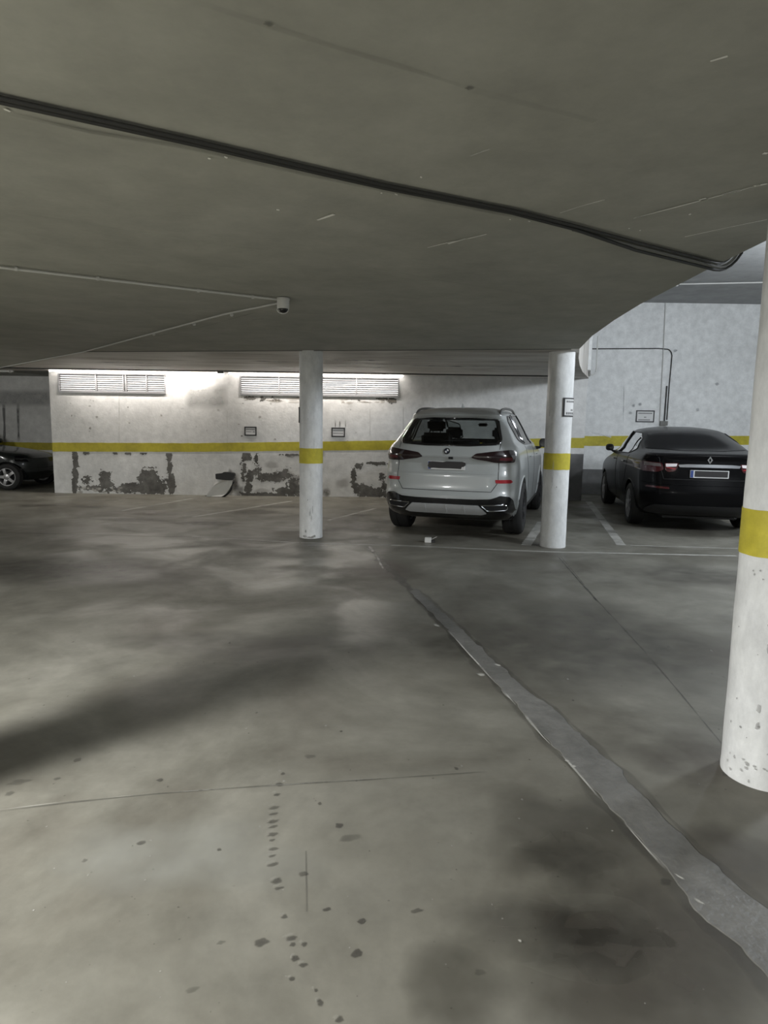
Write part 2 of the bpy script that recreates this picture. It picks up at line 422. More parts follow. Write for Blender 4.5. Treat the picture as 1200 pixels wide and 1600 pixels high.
window(1, WR[0][0], WR[0][1], [on_y(150, 600, WY)[0], on_y(193, 600, WY)[0], on_y(196, 600, WY)[0]+.01, on_y(229, 600, WY)[0]])
window(2, WR[1][0], WR[1][1], [on_y(436, 600, WY)[0], on_y(496, 600, WY)[0], on_y(500, 600, WY)[0], on_y(557, 600, WY)[0]])

# ---------------------------------------------------------------- round columns
def column(name_label, x, y, r, zb, zt, marks=(), lean=0):
    bm = bmesh.new(); top = cz(x, y)-.001
    prof = [(r+.001, 0.0), (r+.002, .02), (r, .05)]
    k = 14
    for i in range(1, k+1): prof.append((r+.0012*math.sin(i*2.1), .05+(top-.05)*i/k))
    lathe(bm, prof, 72)
    sd = x*3
    for v in bm.verts:
        n = noise.noise(Vector((v.co.x*3+sd, v.co.y*3, v.co.z*1.2)))
        d = Vector((v.co.x, v.co.y, 0)).normalized(); v.co += d*.002*n
    o = link('concrete_column', bm, M['col'], smooth=True, auto=40); o.location = (x, y, 0)
    tag(o, name_label, 'column')
    bm = bmesh.new(); n = 72
    for (rr, zlo, zhi) in ((r+.0035, zb, zt),):
        A = []; B = []
        for i in range(n):
            a = 2*math.pi*i/n; jl = .004*noise.noise(Vector((math.cos(a)*2, math.sin(a)*2, sd))); jh = .004*noise.noise(Vector((math.cos(a)*2, math.sin(a)*2, sd+8)))
            A.append(bm.verts.new((rr*math.cos(a), rr*math.sin(a), zlo+jl))); B.append(bm.verts.new((rr*math.cos(a), rr*math.sin(a), zhi+jh)))
        for i in range(n): bm.faces.new((A[i], A[(i+1) % n], B[(i+1) % n], B[i]))
    link('yellow_ring', bm, M['yellow'], o, smooth=True)
    if marks:
        s = SoftMarks()
        for ang, z, w, h, col, a in marks:
            c, sn = math.cos(ang), math.sin(ang); rr = r+.0045
            nn = 10; b = len(s.v)
            s.v.append(Vector((rr*c, rr*sn, z))); s.c.append(col+(a,))
            for i in range(nn):
                t = 2*math.pi*i/nn; q = 1+.35*random.uniform(-1, 1); aa = ang+math.cos(t)*w*q/r; s.v.append(Vector((rr*math.cos(aa), rr*math.sin(aa), z+math.sin(t)*h*q))); s.c.append(col+(a*.7,))
            for i in range(nn): s.f.append((b, b+1+i, b+1+(i+1) % nn))
        s.build('scuff_marks', o)
    return o
def A_(d): return math.radians(d)
G1 = (.25, .25, .25); G2 = (.12, .12, .12); W1 = (.9, .9, .9)
rm = [(A_(-128), 1.0-.27, .008, .028, (.42, .42, .42), .8), (A_(-126), .62, .009, .03, (.42, .42, .42), .8), (A_(-130), .72, .005, .006, (.5, .5, .5), .7), (A_(-133), .36, .007, .018, (.5, .5, .5), .8), (A_(-132), .28, .008, .016, (.42, .42, .42), .8)]
random.seed(5)
for i in range(26): rm.append((A_(random.uniform(-175, -80)), random.uniform(.05, .98), random.uniform(.0015, .004), random.uniform(.002, .006), (.25, .25, .25), .8))
for i in range(18): rm.append((A_(random.uniform(-175, -80)), random.uniform(.01, .12), random.uniform(.003, .009), random.uniform(.003, .008), (.4, .4, .39), .7))
for i in range(22): rm.append((A_(-112+random.uniform(-.7, .7)+i*.03), 1.01+.19*i/22, .0025, .007, (.30, .26, .05), .8))
for i in range(20): rm.append((A_(-113-i*.25), .98-.02*i, .0025, .012, (.5, .5, .5), .6))
for i in range(22): rm.append((A_(-111+random.uniform(-.8, .8)), 1.24+.04*i, .0025, .012, (.45, .46, .47), .7))
colR = column('large white round column with yellow ring cut by the right edge of the photo', 1.705, 2.745, .163, .998, 1.193, rm)
m2 = [(A_(-100), .52, .006, .008, G2, .8), (A_(-88), .35, .012, .06, (.42, .43, .43), .5), (A_(-82), .28, .01, .05, (.45, .45, .45), .5), (A_(-110), .1, .012, .02, G1, .7), (A_(-115), .03, .03, .02, (.35, .34, .32), .6), (A_(-70), .03, .03, .02, (.3, .3, .28), .7), (A_(-88), .02, .05, .012, (.35, .34, .32), .7),
      (A_(-98), 1.68, .004, .03, W1, .8), (A_(-98), 1.58, .004, .015, W1, .7), (A_(-70), 1.6, .004, .02, W1, .8), (A_(-76), .4, .007, .05, (.4, .4, .4), .6), (A_(-69), 1.25, .005, .1, (.5, .5, .5), .4)]
colM = column('white round column with yellow ring standing in front of the wider louvred window', -.985, 8.735, .1545, 1.0, 1.2, m2)
m3 = [(A_(-118), 1.74, .006, .05, W1, .9), (A_(-121), 1.66, .01, .02, W1, .8), (A_(-150), 1.70, .006, .04, (.6, .6, .6), .8), (A_(-135), 1.66, .004, .04, W1, .5), (A_(-100), .78, .006, .008, G2, .8), (A_(-120), .9, .012, .2, (.55, .55, .55), .4)]
colS = column('white round column with yellow ring and a framed notice between the two parked cars', 2.185, 8.31, .160, .995, 1.2, m3)
column('unseen white round column out of frame on the left, added to cast a floor shadow', -2.55, 1.86, .16, 1.0, 1.2)  # added outside the view for its shadow across the floor

# ---------------------------------------------------------------- small framed bay notices
def sign(label, p0, p1, bars, up=(0, 0, 1)):
    x0, Y, z1 = p0; x1, _, z0 = p1
    root = empty('bay_sign', ((x0+x1)/2, Y, (z0+z1)/2)); tag(root, label, 'sign')
    w, h = (x1-x0)/2, (z1-z0)/2; t = .024
    bm = bmesh.new(); box(bm, -w+t*.5, w-t*.5, -.008, -.001, -h+t*.5, h-t*.5); link('plate', bm, M['sign_white'], root)
    bm = bmesh.new()
    for a in ((-w, w, h-t, h), (-w, w, -h, -h+t), (-w, -w+t, -h+t, h-t), (w-t, w, -h+t, h-t)): box(bm, a[0], a[1], -.014, -.0005, a[2], a[3])
    link('border', bm, M['black'], root)
    for bx0, bx1, bz, bh, cells in bars:
        bm = bmesh.new(); x = bx0*w; dw = (bx1*w-x)/cells; zj = bh*h
        for i in range(cells):
            box(bm, x+i*dw+.12*dw, x+(i+1)*dw-.18*dw, -.0095, -.008, bz*h-zj, bz*h+zj)
        link('lettering_line', bm, M['ink'], root)
    return root
sign('small black framed notice on the back wall left of the middle column', on_y(382, 666.5, WY), on_y(401, 681, WY), [(-.7, .7, .38, .09, 9), (-.7, .2, -.1, .09, 6), (.35, .7, -.12, .12, 2)])
sign('small black framed notice on the back wall right of the middle column', on_y(518, 668, WY), on_y(539, 683, WY), [(-.75, .75, .35, .08, 9), (-.75, .75, -.2, .09, 8)])
sign('black framed white notice on the bluish wall above the black sedan', on_y(994, 641, 15.1), on_y(1021.5, 660, 15.1), [(-.75, .75, .5, .1, 10), (-.12, .14, -.15, .09, 2), (-.72, .55, -.6, .1, 9)])
def curved_sign(label, cx, cy, r, a0, a1, z0, z1, bars):
    root = empty('bay_sign', (cx, cy, (z0+z1)/2)); tag(root, label, 'sign')
    def sheet(name, b0, b1, c0, c1, rr, mat, parts=None):
        bm = bmesh.new()
        for (p0, p1, q0, q1) in (parts or [(b0, b1, c0, c1)]):
            n = 10; prev = None
            for i in range(n+1):
                a = math.radians(p0+(p1-p0)*i/n)
                ring = [bm.verts.new((R_*math.cos(a), R_*math.sin(a), z)) for R_, z in ((rr, q0), (rr, q1), (r+.0005, q1), (r+.0005, q0))]
                if prev:
                    for k in range(4): bm.faces.new((prev[k], ring[k], ring[(k+1) % 4], prev[(k+1) % 4]))
                else: bm.faces.new(ring)
                prev = ring
            bm.faces.new(prev[::-1])
        return link(name, bm, mat, root)
    h = (z1-z0)/2; t = .02; ta = math.degrees(t/r)
    sheet('plate', a0+1, a1-1, -h+.004, h-.004, r+.005, M['sign_white'])
    sheet('border', 0, 0, 0, 0, r+.009, M['black'], [(a0, a1, h-t*.8, h), (a0, a1, -h, -h+t*.8), (a0, a0+ta, -h, h), (a1-ta, a1, -h, h)])
    for f0, f1, fz, fh, n in bars:
        parts = []
        for i in range(n):
            s0 = a0+(a1-a0)*(f0+(f1-f0)*i/n); s1 = a0+(a1-a0)*(f0+(f1-f0)*(i+.7)/n); parts.append((s0, s1, fz*h-fh*h, fz*h+fh*h))
        sheet('lettering_line', 0, 0, 0, 0, r+.0062, M['ink'], parts)
curved_sign('black framed white notice wrapped on the column between the two parked cars', 2.185, 8.31, .162, -90, 10, 1.655, 1.885, [(.15, .9, .6, .1, 8), (.4, .6, -.3, .1, 2), (.15, .9, -.65, .12, 8)])
curved_sign('black framed notice wrapping out of sight round the left of the middle column', -.985, 8.735, .1565, -260, -157, 1.53, 1.735, [(.15, .9, .5, .1, 8), (.15, .9, -.4, .1, 7)])

# ---------------------------------------------------------------- conduits, pipes, dome
def pipe(label, pts, r, mat, clips=(), name='conduit', n=8, cat='pipe'):
    bm = bmesh.new(); tube(bm, pts, r, n); o = link(name, bm, mat, smooth=True, auto=50); tag(o, label, cat)
    for c in clips:
        bm = bmesh.new(); p, d = Vector(c[0]), Vector(c[1]).normalized()
        tube(bm, [p-d*.008, p+d*.008], r*1.7, 8); link('clip', bm, mat, o)
    return o
def arc(p, a, b, k=6):             # round the corner p between a and b
    p, a, b = Vector(p), Vector(a), Vector(b); out = []
    for i in range(k+1):
        t = i/k; out.append((a*(1-t)**2+p*2*t*(1-t)+b*t*t))
    return out
z_ = 2.438
base = [(-1.6, 1.765), (-1.129, 2.029), (-.652, 2.297), (-.019, 2.673), (.529, 2.948), (.864, 3.156), (1.26, 3.42), (1.70, 3.70)]
pA = [Vector((x, y-.008, z_)) for x, y in base]+arc((1.925, 3.84, z_), (1.82, 3.775, z_), (1.955, 3.80, 2.56))+[Vector((1.96, 3.80, 3.2))]
pipe('dark conduit crossing the ceiling diagonally, upper of the close pair', pA, .008, M['pipe_dark'])
pB = []
for x, y in base:
    d = .009 if x < .7 else .009+.05*min(1, (x-.7)/.6)
    pB.append(Vector((x, y+d, z_-.004-(.012 if x > .9 else 0))))
pB += arc((1.99, 3.93, z_-.02), (1.84, 3.84, z_-.02), (2.02, 3.85, 2.56))+[Vector((2.025, 3.85, 3.2))]
pipe('dark conduit crossing the ceiling diagonally, lower of the close pair', pB, .009, M['pipe_dark'])
pC = [Vector((x, y+.045, z_+.001)) for x, y in base[5:]]+arc((1.96, 3.885, z_-.01), (1.84, 3.815, z_-.01), (1.99, 3.825, 2.56))+[Vector((1.995, 3.825, 3.2))]
pipe('paler grey conduit joining the dark pair near the slab edge', pC, .0095, M['pipe_grey'])
zc = 2.44
a, b = Vector((-2.9, 3.885, zc)), Vector((-.855, 5.13, zc))
a = Vector(on_z(-60, 411, zc)); b = Vector(on_z(433, 468, zc)); d = b-a
pipe('thin white conduit running from the left edge to the ceiling dome', [a, a+d*.5, b], .0085, M['pipe_white'], [(Vector(on_z(x, y, zc)), d) for x, y in ((25, 420), (153, 435), (310, 454), (395, 464))])
a = Vector(on_z(434, 474, zc)); b = Vector((-4.16, 9.19, cz(0, 9.19)-.008)); c = Vector((-8.05, 13.55, cz(0, 13.55)-.009)); d = b-a
m1 = a+Vector((-.55, .55, 0))
pipe('thin white conduit running from the ceiling dome back towards the left window', [a, m1, b, c], .0085, M['pipe_white'], [(a+(b-a)*t, d) for t in (.15, .3, .5)]+[(b, d)])
a = Vector((-8.0, 9.95, cz(0, 9.95)-.004)); b = Vector((-4.2, 9.245, cz(0, 9.25)-.004)); c = Vector((2.2, 7.97, 2.446))
pipe('hairline pale cable along the joint between the two ceiling slabs', [b, c], .005, M['pipe_grey'], cat='cable')
yc = 12.95
pts = [Vector((x, yc+.02*math.sin(x), cz(0, yc)-.012)) for x in (-7.9, -6, -4, -3.5, -2, 0, 2, 3.4)]
o = pipe('dark cable along the ceiling just in front of the louvred windows', pts, .011, M['pipe_dark'], cat='cable')
bm = bmesh.new(); q = Vector((on_y(345, 582, yc)[0], yc, cz(0, yc)-.03)); box(bm, q.x-.06, q.x+.06, q.y-.04, q.y+.04, q.z-.025, q.z+.03); link('junction_box', bm, M['pipe_grey'], o)
for k, (x0, x1, w_) in enumerate(((-6.85, -3.3, 'narrower'), (-3.2, .35, 'wider'))):  # added glowing strips with area lights, to brighten the bays
    bm = bmesh.new(); tube(bm, [(x0, 13.52, cz(0, 13.52)-.02), (x1, 13.52, cz(0, 13.52)-.02)], .013, 10)
    area(((x0+x1)/2, 13.50, cz(0, 13.5)-.045), abs(x1-x0)*.8, 42, (1, .93, .85), (math.radians(-14), 0, 0), .012)
    o = tag(link('added_strip', bm, M['strip_glow'], smooth=True, auto=50), 'added thin glowing strip under the ceiling above the %s louvred window' % w_, 'lamp')
a = Vector((-9.3, 13.8, cz(0, 13.8)-.026)); b = Vector((-7.7, 13.75, cz(0, 13.75)-.026))
pipe('short pale pipe under the ceiling above the dark hatchback', [a, b], .025, M['pipe_white'], [(a.lerp(b, t), b-a) for t in (.45, .65, .95)])
# dome
dm = empty('ceiling_dome', on_z(442.5, 466, 2.45)); tag(dm, 'small pale cylindrical ceiling dome where the two white conduits meet', 'camera')
bm = bmesh.new(); lathe(bm, [(.048, 0.0), (.050, -.012), (.046, -.016), (.046, -.072), (.043, -.078)], 36); link('housing', bm, M['pipe_white'], dm, smooth=True, auto=35)
bm = bmesh.new(); lathe(bm, [(.036, -.076)]+[(.036*math.cos(t*math.pi/12), -.078-.030*math.sin(t*math.pi/12)) for t in range(1, 6)]+[(.002, -.108)], 28); link('dome_cover', bm, M['gloss_black'], dm, smooth=True)
bm = bmesh.new(); tube(bm, [(.044*math.cos(t), -.02, -.08-.036*math.sin(t)) for t in [math.pi*i/14 for i in range(15)]], .004, 6); link('guard_ring', bm, M['pipe_white'], dm, smooth=True)
# conduits on the right wall
Y1 = 15.085
W = lambda x, y, Y=Y1: Vector(on_y(x, y, Y))
pipe('long thin vertical conduit on the bluish wall above the black sedan', [W(1040, 472), W(1036, 560), W(1030.5, 665)], .011, M['pipe_white'])
pipe('dark conduit crossing the bluish wall and bending down beside the long conduit', [W(924, 545), W(1030, 544.5)]+arc(W(1049, 545), W(1040, 545.5), W(1050, 556))+[W(1046, 600), W(1042, 656)], .012, M['pipe_dark'])
o = pipe('short dark conduit stub beside the bent conduit on the bluish wall', [W(1042, 603), W(1038, 658)], .016, M['pipe_dark'])
bm = bmesh.new(); p = W(1035.5, 660); box(bm, p.x-.075, p.x+.09, 15.02, 15.095, p.z-.07, p.z+.03); tag(link('junction_box', bm, M['pipe_grey']), 'grey junction box at the foot of the conduits above the black sedan roof', 'box')
Y2 = 13.5
pipe('white conduit hanging down the end of the low slab right of the notice column', [Vector((4.235, 13.45, 3.35)), Vector((4.24, 13.45, 2.8))]+arc((4.24, 13.45, 2.60), (4.24, 13.45, 2.72), (4.16, 13.44, 2.585))+[Vector((4.05, 13.44, 2.60))], .013, M['pipe_white'])
a = W(1060, 443.5, 13.0); 
zc2 = UP-.02
a = Vector(on_z(1058, 444, zc2)); b = Vector(on_z(1200, 441, zc2)); b = a+(b-a)*1.6
o = pipe('white conduit under the high ceiling right of the low slab edge', [a, b], .014, M['pipe_white'])
bm = bmesh.new(); box(bm, a.x-.09, a.x+.01, a.y-.03, a.y+.03, a.z-.04, UP-.001); link('bracket', bm, M['pipe_white'], o)
# plastered end of the low slab above the wall corner
bm = bmesh.new()
prism(bm, [(3.9, 13.1), (4.02, 13.1), (4.12, 13.4), (4.12, 14.0), (3.9, 14.0)], lambda x, y: 2.53+max(0, (13.5-y))*.3, UP-.005)
link('slab_end', bm, M['wall_cool'], wall_r)

# ---------------------------------------------------------------- ceiling marks
s = SoftMarks(); WC = (1.0, 1.0, .95)
def cs(pts, w, col=None, a=.9, z=2.448, **k): s.strip([on_z(x, y, z) for x, y in pts], w*(1 if col else 1.7), col or WC, min(1, a*(1 if col else 1.3)), **k)
cs([(990, 341), (1100, 312), (1199, 286)], .004, broken=.0); cs([(1130, 304), (1158, 297)], .008); cs([(1178, 291), (1199, 287)], .007); cs([(1093, 313), (1104, 310)], .008)
cs([(1070, 370), (1140, 355), (1199, 343)], .003, broken=.05); cs([(875, 333), (905, 323), (945, 312)], .003, a=.7); cs([(668, 387), (700, 379), (735, 372), (760, 366)], .003, a=.7); cs([(700, 381), (728, 373)], .006)
cs([(496, 344), (522, 335)], .006); cs([(1110, 96), (1137, 88)], .005, a=.6); cs([(512, 480), (570, 479)], .003, a=.5); cs([(1192, 240), (1199, 240)], .008, a=.9); cs([(735, 244), (765, 233)], .002, a=.5)
cs([(600, 471), (675, 464)], .002, a=.4); cs([(0, 328), (150, 352), (330, 381), (430, 392)], .003, a=.25, col=(.5, .5, .47)); cs([(560, 415), (700, 440), (860, 465)], .003, a=.2, col=(.5, .5, .47))
cs([(300, 0), (420, 40), (520, 72), (640, 108), (735, 139)], .014, a=.16, col=(.16, .16, .145)); cs([(735, 139), (830, 165), (930, 190)], .02, a=.07, col=(.14, .14, .125))
cs([(10, 176), (140, 205), (300, 232), (430, 262), (640, 306), (820, 342)], .02, a=.3, col=(.17, .17, .155))  # dark line beside the conduit pair
for x, y in ((327, 248), (342, 234), (353, 246), (596, 302), (613, 295), (619, 304), (797, 343), (827, 346), (12, 173), (658, 277), (983, 357), (1000, 360), (434, 328), (340, 232), (1078, 217*0+335)):
    s.blob(on_z(x, y, 2.4478), (1, 0, 0), (0, 1, 0), random.uniform(.006, .010), random.uniform(.012, .019), random.uniform(-.6, .2), WC, .9, n=8)
for x, y in ((733, 138), (420, 38)): s.blob(on_z(x, y, 2.4478), (1, 0, 0), (0, 1, 0), .012, .012, 0, (.10, .10, .09), .7)
cs([(394, 500), (412, 498)], .006, a=.8, col=(.08, .08, .07)); cs([(150, 542), (300, 515), (400, 488)], .01, a=.2, col=(.12, .12, .11))  # dark lines near the dome and its conduit
s.build('flakes_and_marks', ceiling)
s = SoftMarks()
def rs(pts, w, col, a, **k): s.strip([(p[0], p[1], cz(p[0], p[1])-.002) for p in (on_z(x, y, 2.49) for x, y in pts)], w, col, a, **k)
for x0, x1, y, w in ((150, 250, 566, .06), (180, 270, 572, .05), (390, 460, 563, .08), (510, 600, 560, .10), (530, 620, 567, .05), (640, 800, 571, .06), (400, 470, 574, .04), (520, 610, 573, .05)):
    rs([(x0, y), (x1, y+2)], w, (.17, .155, .135), .5, jit=.5)  # darker streaks across the far ceiling
s.build('dark_streaks', ceiling)

# ---------------------------------------------------------------- floor paint, patch, joints, stains, painted shade
def floor_strip(name, L, R, z, mat, parent, jit=.0, seed=0):
    def dens(P, n):
        P = [Vector(p) for p in P]; ln = [0]
        for a, b in zip(P, P[1:]): ln.append(ln[-1]+(b-a).length)
        out = []
        for i in range(n+1):
            t = ln[-1]*i/n
            for k in range(len(P)-1):
                if t <= ln[k+1]+1e-9: out.append(P[k].lerp(P[k+1], (t-ln[k])/max(1e-9, ln[k+1]-ln[k]))); break
        return out
    n = 160; A = dens(L, n); B = dens(R, n); bm = bmesh.new(); prev = None
    for i, (a, b) in enumerate(zip(A, B)):
        q = (b-a).normalized()
        a = a+q*jit*(noise.noise(Vector((i*.21, seed, 0)))+.5*noise.noise(Vector((i*1.7, seed, 5)))); b = b+q*jit*(noise.noise(Vector((i*.21, seed+9, 0)))+.5*noise.noise(Vector((i*1.7, seed+9, 5))))
        cur = [bm.verts.new((a.x, a.y, 0.0005)), bm.verts.new((*(a+q*.004).xy, z)), bm.verts.new((*(b-q*.004).xy, z)), bm.verts.new((b.x, b.y, 0.0005))]
        if prev:
            for k in range(3): bm.faces.new((prev[k], prev[k+1], cur[k+1], cur[k]))
        prev = cur
    return link(name, bm, mat, parent)
g = lambda x, y: on_z(x, y, 0)
Lp = [g(*p) for p in ((640, 925), (700, 985), (765, 1057), (812, 1108), (850, 1152), (890, 1192), (935, 1245), (980, 1290), (1015, 1330), (1060, 1378), (1085, 1420), (1115, 1450), (1150, 1475), (1190, 1520), (1240, 1600))]
Rp = [g(*p) for p in ((650, 920), (712, 975), (775, 1035), (825, 1080), (862, 1105), (925, 1165), (970, 1205), (990, 1228), (1030, 1270), (1060, 1300), (1095, 1335), (1130, 1365), (1175, 1400), (1240, 1462), (1330, 1560))]
patch = floor_strip('trench_patch', Lp, Rp, .0035, M['patch'], floor, jit=.024, seed=4)
def line(p, q, w, **k):
    p, q = Vector(g(*p)), Vector(g(*q)); n = Vector((-(q-p).y, (q-p).x, 0)).normalized()*w/2
    return floor_strip('painted_line', [p+n, q+n], [p-n, q-n], .0015, M['line'], floor, jit=.008, seed=p.x)
line((470, 848), (612, 852), .045); line((595, 851), (850, 862), .06); line((850, 862), (1150, 868.5), .06); line((985, 852), (1152, 857), .03)
line((920, 784), (971, 852), .12); line((846, 816), (822, 852), .13); line((588, 794), (512, 813), .06); line((455, 783), (300, 808), .06); line((300, 838), (468, 848), .03)
line((300, 779), (190, 798), .05)
s = SoftMarks(); DK = (.07, .066, .058); MD = (.10, .097, .085); LT = (.42, .41, .38)
FX, FY = (1, 0, 0), (0, 1, 0)
def fb(x, y, rx, ry, col, a, rot=0, z=.0012, **k):
    p = g(x, y); k1 = p[1]/F; s.blob((p[0], p[1], z), FX, FY, rx*k1, ry*k1*max(1.2, p[1]/1.52*.95), rot, col, a, **k)
# broad tonal areas: worn pale and tyre-dark areas, shade at right and far left painted in
for x, y, rx, ry, col, a in ((1090, 1190, 110, 60, (.10, .085, .07), .45), (1000, 1480, 260, 170, (.07, .062, .05), .8), (880, 1300, 150, 110, (.08, .075, .062), .55), (700, 1540, 120, 90, (.09, .085, .07), .5), (100, 890, 220, 30, (.08, .076, .066), .6), (700, 1010, 60, 30, (.11, .105, .09), .4),
                             (850, 1450, 200, 90, (.10, .095, .085), .35), (900, 1000, 260, 90, (.09, .087, .076), .55), (1080, 900, 120, 25, (.09, .085, .075), .4), (260, 1340, 240, 90, (.33, .33, .30), .35), (600, 890, 60, 22, (.12, .1, .085), .35), (330, 1000, 200, 26, (.11, .105, .095), .3),
                             (900, 1350, 90, 60, (.10, .095, .08), .35), (1150, 1330, 90, 70, (.08, .07, .06), .4)):
    fb(x, y, rx, ry, col, a, n=28, edge=.5, z=.0008)
# edge shadow of the trench and crumbs
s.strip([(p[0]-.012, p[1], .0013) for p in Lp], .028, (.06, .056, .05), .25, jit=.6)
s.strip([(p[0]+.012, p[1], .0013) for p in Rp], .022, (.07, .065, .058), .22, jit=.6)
s.strip([(p[0]-.004, p[1], .0042) for p in Lp[1:10]], .006, (.5, .49, .46), .8, jit=.8, broken=.25)
s.strip([g(572, 852)[:2]+(.0014,), g(600, 880)[:2]+(.0014,), g(645, 925)[:2]+(.0014,), g(700, 980)[:2]+(.0014,)], .05, (.10, .095, .085), .5, jit=.5)
s.strip([g(574, 850)[:2]+(.0016,), g(590, 872)[:2]+(.0016,), g(602, 895)[:2]+(.0016,)], .018, (.45, .43, .4), .6, jit=.6, broken=.1)
for x, y, rx, ry in ((896, 1199, 6, 3), (1062, 1372, 3, 8), (1092, 1410, 4, 10), (682, 978, 5, 3), (752, 1055, 8, 3), (778, 1040, 4, 3), (812, 1472, 3, 4), (886, 1190, 4, 3)): fb(x, y, rx, ry, (.55, .54, .5), .8, z=.0045, rot=.6)
# joints and cracks
def fl(pts, w, col, a, z=.0016, **k): s.strip([g(x, y)[:2]+(z,) for x, y in pts], w, col, a, **k)
fl([(0, 1268), (110, 1254), (250, 1240), (430, 1227), (600, 1217), (760, 1206)], .006, MD, .5, broken=.05)
fl([(0, 1266), (110, 1252), (230, 1241), (450, 1226), (600, 1216)], .004, (.5, .49, .45), .6, broken=.3)
fl([(875, 868), (930, 935), (1000, 1010), (1060, 1080), (1130, 1165)], .006, (.06, .058, .05), .5, broken=-.05)
fl([(872, 870), (900, 902), (935, 942)], .01, (.05, .05, .045), .6)
fl([(478, 1330), (479, 1425)], .003, DK, .3)
fl([(0, 832), (230, 838), (465, 842)], .03, (.12, .11, .1), .3)
# tyre print and drips
for x, y, rx, ry in ((442, 1209, 4, 3), (436, 1226, 6, 4), (432, 1242, 6, 3), (429, 1262, 9, 3.5), (427, 1272, 8, 3), (427, 1284, 10, 4), (427, 1292, 8, 3), (426, 1304, 9, 4), (425, 1313, 5, 3), (427, 1327, 9, 4), (425, 1338, 6, 3), (427, 1351, 11, 4.5), (433, 1377, 10, 6), (436, 1388, 8, 4), (444, 1433, 6, 5), (455, 1466, 10, 6), (457, 1476, 5, 4), (475, 1476, 5, 5), (461, 1498, 7, 6), (474, 1508, 7, 5), (500, 1567, 6, 7), (530, 1594, 8, 6), (456, 1530, 5, 4), (493, 1548, 3, 4)):
    fb(x, y, rx*1.15, ry, DK, .62, rot=.4, edge=.6)
    fb(x-4, y-4, rx, ry*.8, (.38, .37, .33), .25, rot=.4)
for x, y, rx, ry, a in ((250, 1219, 6, 3.5, .95), (530, 1290, 8, 5, .8), (500, 1256, 4, 3, .6), (511, 1421, 9, 4, .9), (565, 1440, 9, 6, .9), (557, 1490, 12, 8, .9), (409, 1472, 14, 9, .7), (220, 1318, 9, 4, .5), (122, 1188, 7, 4, .4), (30, 1222, 20, 6, .35), (15, 1240, 8, 5, .4), (475, 1366, 9, 5, .45), (343, 1328, 4, 3, .5), (484, 1182, 10, 5, .3), (533, 1143, 3, 2, .5), (90, 1217, 6, 3, .4), (132, 1345, 5, 4, .35), (650, 1424, 12, 5, .5), (713, 1201, 4, 3, .6), (750, 1520, 10, 6, .3), (1115, 1398, 4, 4, .8), (1040, 1378, 12, 8, .4), (545, 1310, 20, 8, .25), (300, 1547, 12, 6, .3), (345, 1473, 8, 4, .3), (1135, 1210, 10, 4, .5)):
    fb(x, y, rx, ry, DK, a, rot=.3, edge=.7)
random.seed(9)
for i in range(160): fb(random.uniform(20, 1180), random.uniform(1000, 1590), random.uniform(1.2, 2.6), random.uniform(1, 2), random.choice((DK, DK, LT)), random.uniform(.25, .6), n=7)
# tyre scrubs in the far bays
for x, y, rx, ry in ((400, 800, 60, 4), (330, 818, 60, 4), (540, 828, 40, 4), (140, 792, 40, 3), (200, 812, 60, 4), (600, 815, 30, 4), (60, 790, 40, 3), (450, 792, 50, 3), (560, 805, 30, 3)): fb(x, y, rx, ry, (.10, .09, .08), .45, n=24, edge=.5)
for x, y, rx, ry in ((575, 836, 14, 4), (560, 846, 20, 3), (590, 828, 10, 3), (500, 852, 30, 2), (600, 840, 12, 3), (230, 800, 40, 4)): fb(x, y, rx, ry, (.42, .39, .36), .5, n=24, edge=.5)
s.build('floor_stains_and_shade', floor)

# ---------------------------------------------------------------- torn bumper leaning on the wall
bp = empty('torn_bumper', on_z(350, 776, 0)); tag(bp, 'torn white curved car bumper corner with black top strip leaning on the back wall', 'car part')
def wl(x, y, Y=13.55): p = on_y(x, y, Y); return (p[0]-bp.location.x, p[2])
bm = bmesh.new()
outl = [wl(*p) for p in ((343, 747), (352, 748.5), (361, 749), (367, 749), (366, 755), (362, 763), (357, 770), (351, 774), (343, 776), (333, 776.3), (326, 776.5), (330, 768), (337, 758))]
mnz = min(z for x, z in outl)
F0 = [bm.verts.new((x, -.06-.10*(x > -.05)*(1-((x+.25)/.4)**2 if abs(x+.25) < .4 else 0), max(.004, z))) for x, z in outl]; f = bm.faces.new(F0)
r = bmesh.ops.extrude_face_region(bm, geom=[f])
for v in r['geom']:
    if isinstance(v, bmesh.types.BMVert): v.co.y += .03
link('white_panel', bm, M['white_card'], bp)
bm = bmesh.new(); edge = [wl(*p) for p in ((369, 745), (368, 752), (364, 762), (359, 769), (353, 774), (345, 776.5), (334, 777.2), (324, 777.4))]
tube(bm, [(x, -.03, max(.014, z)) for x, z in edge], [.02, .022, .026, .03, .026, .016, .012, .006], 8); link('black_rim', bm, M['black'], bp, smooth=True)
bm = bmesh.new(); pl = [wl(*p) for p in ((341.5, 739), (352, 738), (354, 736.3), (364, 736.5), (370, 738), (371, 741), (368, 748.5), (362, 749), (352, 748), (342, 747))]
F0 = [bm.verts.new((x, -.13, z)) for x, z in pl]; f = bm.faces.new(F0); r = bmesh.ops.extrude_face_region(bm, geom=[f])
for v in r['geom']:
    if isinstance(v, bmesh.types.BMVert): v.co.y += .12
bmesh.ops.bevel(bm, geom=bm.edges[:], offset=.006, segments=2, affect='EDGES'); link('black_top_strip', bm, M['black'], bp)

